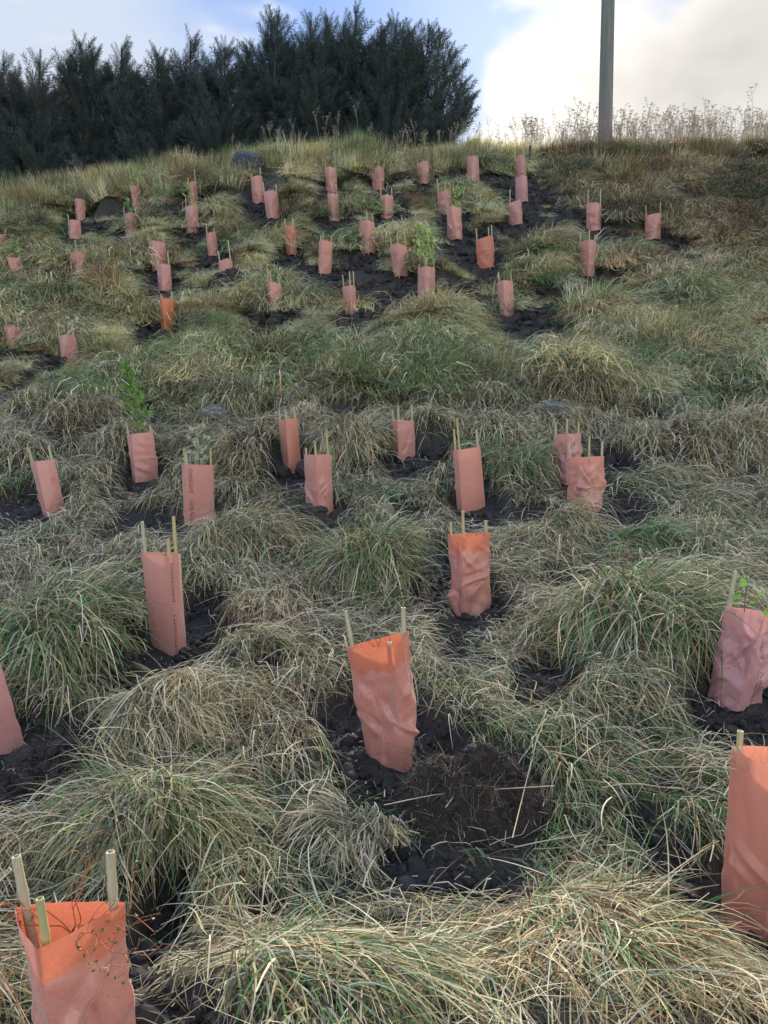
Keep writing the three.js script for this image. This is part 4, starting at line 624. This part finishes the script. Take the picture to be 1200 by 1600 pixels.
{ // crumbs of wet soil in the bare patches
  const r = rng(71), g = lump(31, 2, 0.6, 1.6, 0.75), m = shadow(new THREE.InstancedMesh(g, soilMat, 12000)); let n = 0;
  for (let i = 0; i < 200000 && n < 12000; i++) { const d = 0.9 + 15.2 * r(), x = (r() * 2 - 1) * (0.6 * d + 0.8); if (soilAt(x, d) < 0.6) continue; let ok = true; for (const q of GUARDS) if (Math.hypot(q.x - x, q.d - d) < q.wm * 0.6) ok = false; if (!ok) continue; const s = (d > 6 ? lerp(0.012, 0.075, r() ** 4) : lerp(0.004, 0.028, r() ** 4)), b = lerp(0.6, 1.9, r() * r()); m.setMatrixAt(n, new THREE.Matrix4().compose(vec(x, H(x, d) + s * 0.25, -d), new THREE.Quaternion().setFromEuler(new THREE.Euler(r() * 6, r() * 6, r() * 6)), vec(s * lerp(0.8, 1.7, r()), s * lerp(0.6, 1, r()), s))); m.setColorAt(n++, lin(b, b, b * 1.02)); }
  m.count = n; m.name = numbered('soil_crumbs'); m.userData.kind = 'stuff'; tag(m, 'crumbled black soil strewn over the bare patches', 'soil'); scene.add(m);
}
// long dry stalks lying across the mound and the front grass
const stalkMat = new THREE.MeshStandardMaterial({ color: lin(0.52, 0.42, 0.25), roughness: 0.6 });
for (const [a, b, c, lift, L] of [[[600, 1262], [690, 1240], [862, 1228], 0.15, 'long pale stalk lying across the top of the soil mound'], [[832, 1187], [815, 1250], [796, 1312], 0.15, 'straight pale stalk standing at the end of the soil mound'], [[690, 1265], [715, 1222], [737, 1186], 0.16, 'short pale stalk leaning on the soil mound'], [[680, 1388], [710, 1400], [738, 1410], 0.03, 'short thick straw in the mud before the mound'], [[980, 1420], [1100, 1322], [1125, 1315], 0.06, 'thin bent stalk near the foot of the smooth guard'], [[800, 1320], [860, 1312], [925, 1306], 0.08, 'pale stalk on the grass beyond the soil mound'], [[855, 1170], [882, 1162], [907, 1145], 0.04, 'bent broken stalk below the clod of roots'], [[1045, 905], [1090, 855], [1110, 800], 0.14, 'long straw stalk rising from the combed grass']]) {
  const top = [a, b, c].map((p) => { const D = -hit(...p).z; return atDepth(p[0], p[1], D - lift - 0.02); });
  const o = top[0]; const m = mesh('dry_stalk', tube(top.map((p) => p.clone().sub(o).add(vec((Math.sin(p.x * 900) * 0.012), Math.cos(p.x * 700) * 0.008, 0))), 0.0015, 12, 6), stalkMat, scene); m.position.copy(o); tag(m, L, 'stalk');
}

// ------------------------------------------------------------------ utility pole and post on the crest
{
  const d = 15.9, x = atDepth(945, 238, d).x, D = 16.25, y = H(x, D), root = thing('utility_pole', 'tall weathered wooden pole standing on the crest among dry weeds', 'utility pole', vec(x * D / d, y, -D));
  const n = 96, m = 120, pos = [], uv = [], col = [], idx = [], hh = 9, r0 = 10.3 * mPerPx(D);
  for (let j = 0; j <= m; j++) for (let i = 0; i <= n; i++) { const t = j / m, a = i / n * 6.2832, yy = t * hh - 0.3, rr = r0 * (1 - 0.035 * yy) * (1 + 0.014 * n3(Math.cos(a) * 5, Math.sin(a) * 5, yy * 0.5) - 0.03 * sstep(0.45, 0.6, n3(Math.cos(a) * 7, Math.sin(a) * 7, yy * 0.35 + 3))); pos.push(Math.cos(a) * rr - 0.016 * yy, yy, Math.sin(a) * rr); uv.push(i / n * 0.9, yy); const k = sstep(0.95, 0.75, yy + 0.12 * n3(Math.cos(a) * 2, Math.sin(a) * 2, yy * 2)), g = (1 + 0.5 * fbm3(Math.cos(a) * 3, Math.sin(a) * 3, yy * 1.3, 4) + 0.55 * fbm3(Math.cos(a) * 11, Math.sin(a) * 11, yy * 0.35, 3)) * 0.85; col.push(lerp(0.215, 0.255, k) * g, lerp(0.215, 0.205, k) * g, lerp(0.185, 0.175, k) * g); }
  for (let j = 0; j < m; j++) for (let i = 0; i < n; i++) { const a = j * (n + 1) + i, b = a + n + 1; idx.push(a, b, a + 1, a + 1, b, b + 1); }
  const g = new THREE.BufferGeometry(); g.setAttribute('position', new THREE.Float32BufferAttribute(pos, 3)); g.setAttribute('uv', new THREE.Float32BufferAttribute(uv, 2)); g.setAttribute('color', new THREE.Float32BufferAttribute(col, 3)); g.setIndex(idx); g.computeVertexNormals();
  const grain = tile((u, v) => 0.5 + 0.8 * fbm2(u * 40, v * 4, 4)), gt = noiseTexture(256, (u, v) => [grain(u, v)]); gt.repeat.set(3, 0.6);
  mesh('shaft', g, new THREE.MeshStandardMaterial({ vertexColors: true, roughness: 0.9, bumpMap: gt, bumpScale: 0.012 }), root);
  const qd = 15.9, qx = atDepth(831, 236, qd).x, post = mesh('fence_post', new THREE.CylinderGeometry(0.025, 0.03, 0.45, 8), new THREE.MeshStandardMaterial({ color: lin(0.06, 0.055, 0.05), roughness: 0.9 }), scene); post.position.set(qx, H(qx, qd + 0.2) + 0.2, -qd - 0.2); tag(post, 'short thin dark post in the grass on the crest', 'post');
}

// ------------------------------------------------------------------ dry flower stalks along the crest
{
  const r = rng(83), vs = [], dryMat = new THREE.MeshStandardMaterial({ color: lin(0.34, 0.29, 0.215), roughness: 0.9 });
  for (let v = 0; v < 6; v++) {
    const parts = [], h = lerp(0.75, 1.15, r()), lean = (r() - 0.3) * 0.25, stem = new THREE.CatmullRomCurve3([vec(0, -0.05, 0), vec(lean * 0.2, h * 0.5, (r() - 0.5) * 0.06), vec(lean, h, (r() - 0.5) * 0.1)]); parts.push(new THREE.TubeGeometry(stem, 6, 0.0042, 4));
    const nb = 4 + Math.floor(r() * 5);
    for (let k = 0; k < nb; k++) { const t = lerp(0.6, 1, Math.sqrt(r())), a = r() * 6.28, at = stem.getPoint(t), l = lerp(0.07, 0.2, r()), end = at.clone().add(vec(Math.cos(a) * l * 0.55, l, Math.sin(a) * l * 0.55)); parts.push(tube([at, at.clone().lerp(end, 0.5).add(vec(Math.cos(a) * 0.02, -0.01, Math.sin(a) * 0.02)), end], 0.0026, 3, 4));
      const nk = 4 + Math.floor(r() * 5); for (let q = 0; q < nk; q++) { const b = q * 2.4 + r(), s = lerp(0.016, 0.034, r()), e2 = end.clone().add(vec(Math.cos(b) * s, lerp(0.012, 0.028, r()), Math.sin(b) * s)); parts.push(tube([end, end.clone().lerp(e2, 0.6), e2], 0.0017, 2, 3)); const hd = new THREE.IcosahedronGeometry(lerp(0.006, 0.0115, r()), 0); hd.scale(1, 0.6, 1); hd.translate(e2.x, e2.y, e2.z); parts.push(hd); } }
    vs.push(mergeGeometries(parts.map((p) => { const g = p.index ? p.toNonIndexed() : p; g.deleteAttribute('uv'); return g; })));
  }
  const grp = new THREE.Group(); grp.name = numbered('dry_weeds'); grp.userData.kind = 'stuff'; tag(grp, 'dry brown flower stalks with flat seed heads along the crest', 'weeds'); scene.add(grp);
  const sp = vs.map(() => []);
  const put = (px, back, s, tilt) => { const d = 16.2 + back, x = (px - 600) / F / Math.cos(PITCH * Math.PI / 180) * d; sp[Math.floor(r() * vs.length)].push(new THREE.Matrix4().compose(vec(x, H(x, d) - 0.03, -d), new THREE.Quaternion().setFromEuler(new THREE.Euler((r() - 0.5) * 0.25, r() * 6.28, tilt + (r() - 0.5) * 0.25)), vec(s, s, s))); };
  for (let i = 0; i < 950; i++) put(lerp(860, 1320, (i / 950 + 0.25 * r()) % 1), lerp(-0.3, 2.2, r()), lerp(0.42, 0.82, r()) * (1 + 0.4 * n2(i * 0.13, 3)), -0.06);
  for (let i = 0; i < 70; i++) put(lerp(690, 870, r()), lerp(-0.3, 1.2, r()), lerp(0.35, 0.65, r()), -0.03);
  for (let i = 0; i < 26; i++) put(lerp(800, 830, r()), lerp(-0.1, 0.5, r()), lerp(0.6, 0.95, r()), 0);
  for (let i = 0; i < 36; i++) put(lerp(400, 690, r()), lerp(-0.3, 0.8, r()), lerp(0.35, 0.75, r()), 0);
  for (let i = 0; i < 40; i++) put(lerp(20, 400, r()), lerp(-0.3, 1.5, r()), lerp(0.3, 0.6, r()), 0);
  vs.forEach((g, v) => { const m = shadow(new THREE.InstancedMesh(g, dryMat, sp[v].length)); m.name = 'flower_stalk'; m.userData.kind = 'stuff'; sp[v].forEach((x, k) => m.setMatrixAt(k, x)); grp.add(m); });
}

// ------------------------------------------------------------------ the row of cypress trees behind the crest
{
  const r = rng(97), sprays = [];
  for (let v = 0; v < 6; v++) {                          // a plume: curved axis, side shoots, shootlets, all tapering scale-leaf twigs
    const B = new Blades(20000), bend = (r() - 0.5) * 0.5, axis = (t) => [bend * t * t * 0.35, t * (1 - 0.06 * t), 0.12 * (r() - 0.5) * 0];
    const twig = (p, dv, len, w, n = 2) => { let last = -1, x = p[0], y = p[1], z = p[2]; const l = Math.hypot(...dv); dv = dv.map((q) => q / l); for (const turn of [0, 1]) { last = -1; x = p[0]; y = p[1]; z = p[2]; for (let i = 0; i <= n; i++) { const t = i / n, ww = w * (i === n ? 0.12 : 1 - 0.3 * t); let s = [dv[1], -dv[0], 0]; if (turn) s = [0, dv[2], -dv[1]]; const sl = Math.hypot(...s) || 1; const k = B.pair(x, y, z, s[0] / sl * ww, s[1] / sl * ww, s[2] / sl * ww, [1, 1, 1]); if (last >= 0) { B.tri(last, last + 1, k); B.tri(last + 1, k + 1, k); } last = k; x += dv[0] * len / n; y += dv[1] * len / n + 0.0; z += dv[2] * len / n; } } };
    for (let i = 0; i < 6; i++) { const a = axis(i / 6), b = axis((i + 1) / 6); twig(a, [b[0] - a[0], b[1] - a[1], b[2] - a[2]], 0.18, 0.007, 1); }
    for (let k = 0; k < 34; k++) {
      const t = 0.08 + 0.92 * k / 34, p = axis(t), a = k * 2.4 + r(), l = lerp(0.26, 0.09, t) * lerp(0.7, 1.2, r()), dv = [Math.cos(a) * 0.8, 0.72, Math.sin(a) * 0.8], dl = Math.hypot(...dv); twig(p, dv, l, 0.0062, 2);
      for (let m = 0; m < 5; m++) { const f = (m + 1) / 5.5, b = r() * 6.28, q = [p[0] + dv[0] / dl * l * f, p[1] + dv[1] / dl * l * f, p[2] + dv[2] / dl * l * f]; twig(q, [dv[0] + Math.cos(b) * 0.7, dv[1] * 0.9, dv[2] + Math.sin(b) * 0.7], l * lerp(0.5, 0.3, f), 0.0060, 1); }
    }
    sprays.push(B.build());
  }
  const mats = [[0.072, 0.098, 0.090], [0.082, 0.102, 0.088], [0.066, 0.092, 0.088]].map((c) => new THREE.MeshStandardMaterial({ color: lin(...c), vertexColors: true, roughness: 0.7, side: THREE.DoubleSide }));
  const bark = new THREE.MeshStandardMaterial({ color: lin(0.07, 0.055, 0.045), roughness: 0.95 });
  // pixel x, pixel y of the top, distance, half width m, lean, label
  const TREES = [
    [-70, 95, 21.5, 1.5, 0, 'dark cypress tree at the picture edge, first of the row'], [5, 100, 22.5, 1.4, 0.02, 'dark cypress with blunt top, second of the row'], [62, 98, 21.5, 1.2, 0.05, 'rusty tinged cypress with soft rounded tip'], [126, 70, 22, 1.1, -0.04, 'cypress with one sharp leading spike'],
    [190, 76, 22.5, 1.0, 0.05, 'slim cypress with twin feathery tips'], [245, 82, 22, 1.3, 0, 'broad low cypress beside the slim twin-tipped one'], [298, 64, 22.5, 1.2, 0.05, 'cypress with a hooked tip bending sideways'], [352, 74, 21.8, 1.3, 0.05, 'shaggy cypress with drooping tip before the tall group'],
    [424, 32, 22.5, 1.5, 0.04, 'tall full cypress with a fan of pointed plumes'], [486, 32, 22.2, 1.4, 0.03, 'tall cypress with dense pointed crown beside the fan-topped one'], [556, 17, 22.4, 1.15, 0.03, 'tallest cypress, two thin plumes rising above the row'], [618, 40, 22, 1.3, 0.08, 'cypress with stacked wind-swept plumes near the end of the row'], [672, 46, 21.8, 1.35, 0.16, 'last cypress of the row, its branches swept outward over open sky'],
  ];
  TREES.forEach(([px, py, d, R, lean, L], ti) => {
    const gx = (px - 600) / F / Math.cos(PITCH * Math.PI / 180) * d, top = atDepth(px, py, d), y0 = H(gx, d), h = top.y - y0, bx = top.x - lean * h, last = ti === TREES.length - 1, root = thing('cypress_tree', L, 'tree', vec(bx, y0, -d), 'cypress trees in a row behind the crest');
    const limbs = [tube([vec(0, -0.2, 0), vec(lean * h * 0.3, h * 0.35, 0), vec(lean * h * 0.85, h * 0.85, 0)], 0.07, 12, 8)], spots = [];
    const add = (x, y, z, dir, s) => spots.push([x, y, z, dir, s]);
    const nlead = last ? 13 : 8 + Math.floor(r() * 5);
    for (let k = 0; k < nlead; k++) {                     // leaders: long plumes clothed to the tip
      const a = k * 2.4 + r() * 0.8, main = k === 0, rr = main ? 0 : R * lerp(0.25, 1.05, r()), hh = main ? h : h * lerp(0.6, 0.97, r()) - (last ? 0 : rr * 0.12), sw = last && !main ? (k % 3 ? 0.9 : 0.2) : 0;
      const FAN = [[672, 44], [645, 52], [690, 50], [703, 78], [712, 104], [722, 130], [734, 152], [727, 172], [713, 190], [694, 205], [672, 216], [630, 60], [655, 90]];
      const tip = last ? atDepth(...FAN[k], d - Math.sin(a) * 0.6).sub(vec(bx, y0, -d)) : vec(lean * hh + Math.cos(a) * rr + sw * R * 0.9 * (k / nlead), last && !main ? hh * lerp(1, 0.62, sw * (k / nlead)) : hh, Math.sin(a) * rr * 0.8), c = new THREE.CatmullRomCurve3([vec(0, h * 0.12, 0), vec(tip.x * 0.45, last ? lerp(h * 0.12, tip.y, 0.42) : tip.y * 0.5, tip.z * 0.5), vec(tip.x * 0.85, last ? lerp(h * 0.12, tip.y, 0.8) : tip.y * 0.86, tip.z * 0.9), tip]);
      limbs.push(new THREE.TubeGeometry(c, 12, 0.022, 5));
      const n = Math.round(last ? 46 : h * 7.5); for (let i = 0; i < n; i++) { const t = lerp(0.3, 0.985, i / n), p = c.getPoint(t), tg = c.getTangent(t), b = r() * 6.28, sp = lerp(1.5, 0.75, t); add(p.x, p.y, p.z, tg.clone().multiplyScalar(1.0).add(vec(Math.cos(b) * sp + 0.22, 0.3, Math.sin(b) * sp)), lerp(0.95, 0.36, t * t) * lerp(0.6, 1.3, r())); }
    }
    const nb = Math.round((last ? 190 : 420) * R * h / 5);
    for (let k = 0; k < nb; k++) {                        // body
      const t = Math.pow(r(), 0.9), y = t * h * (last ? 0.6 : 0.86), rad = (last ? 0.75 : 1) * R * (1 - 0.55 * t ** 1.6) * (0.35 + 0.65 * Math.sqrt(r())), a = r() * 6.28, x = Math.cos(a) * rad + lean * y, z = Math.sin(a) * rad * 0.85;
      add(x * 0.8, y - 0.1, z * 0.8, vec(Math.cos(a) * 0.75 + 0.15 + (last ? 0.25 : 0) + (r() - 0.5) * 0.5, lerp(0.35, 1, r()), Math.sin(a) * 0.75), lerp(0.6, 1.0, r()) * (1 - 0.3 * t));
    }
    mesh('trunk', mergeGeometries(limbs), bark, root);
    const by = sprays.map(() => []); for (const s of spots) by[Math.floor(r() * sprays.length)].push(s);
    const crown = new THREE.Group(); crown.name = 'crown'; root.add(crown);
    by.forEach((list, v) => { const m = shadow(new THREE.InstancedMesh(sprays[v], mats[(ti + v) % 3], list.length)); m.name = 'foliage'; m.userData.kind = 'stuff'; list.forEach(([x, y, z, dir, s], k) => { const q = new THREE.Quaternion().setFromUnitVectors(vec(0, 1, 0), dir.normalize()).multiply(new THREE.Quaternion().setFromAxisAngle(vec(0, 1, 0), r() * 6.28)); m.setMatrixAt(k, new THREE.Matrix4().compose(vec(x, y, z), q, vec(s, s, s))); const b = lerp(0.75, 1.3, r()), rust = ti === 2 && y > h * 0.7 ? 1.35 : 1; m.setColorAt(k, lin(b * rust, b, b)); }); crown.add(m); });
  });
}
renderer.render(scene, camera);
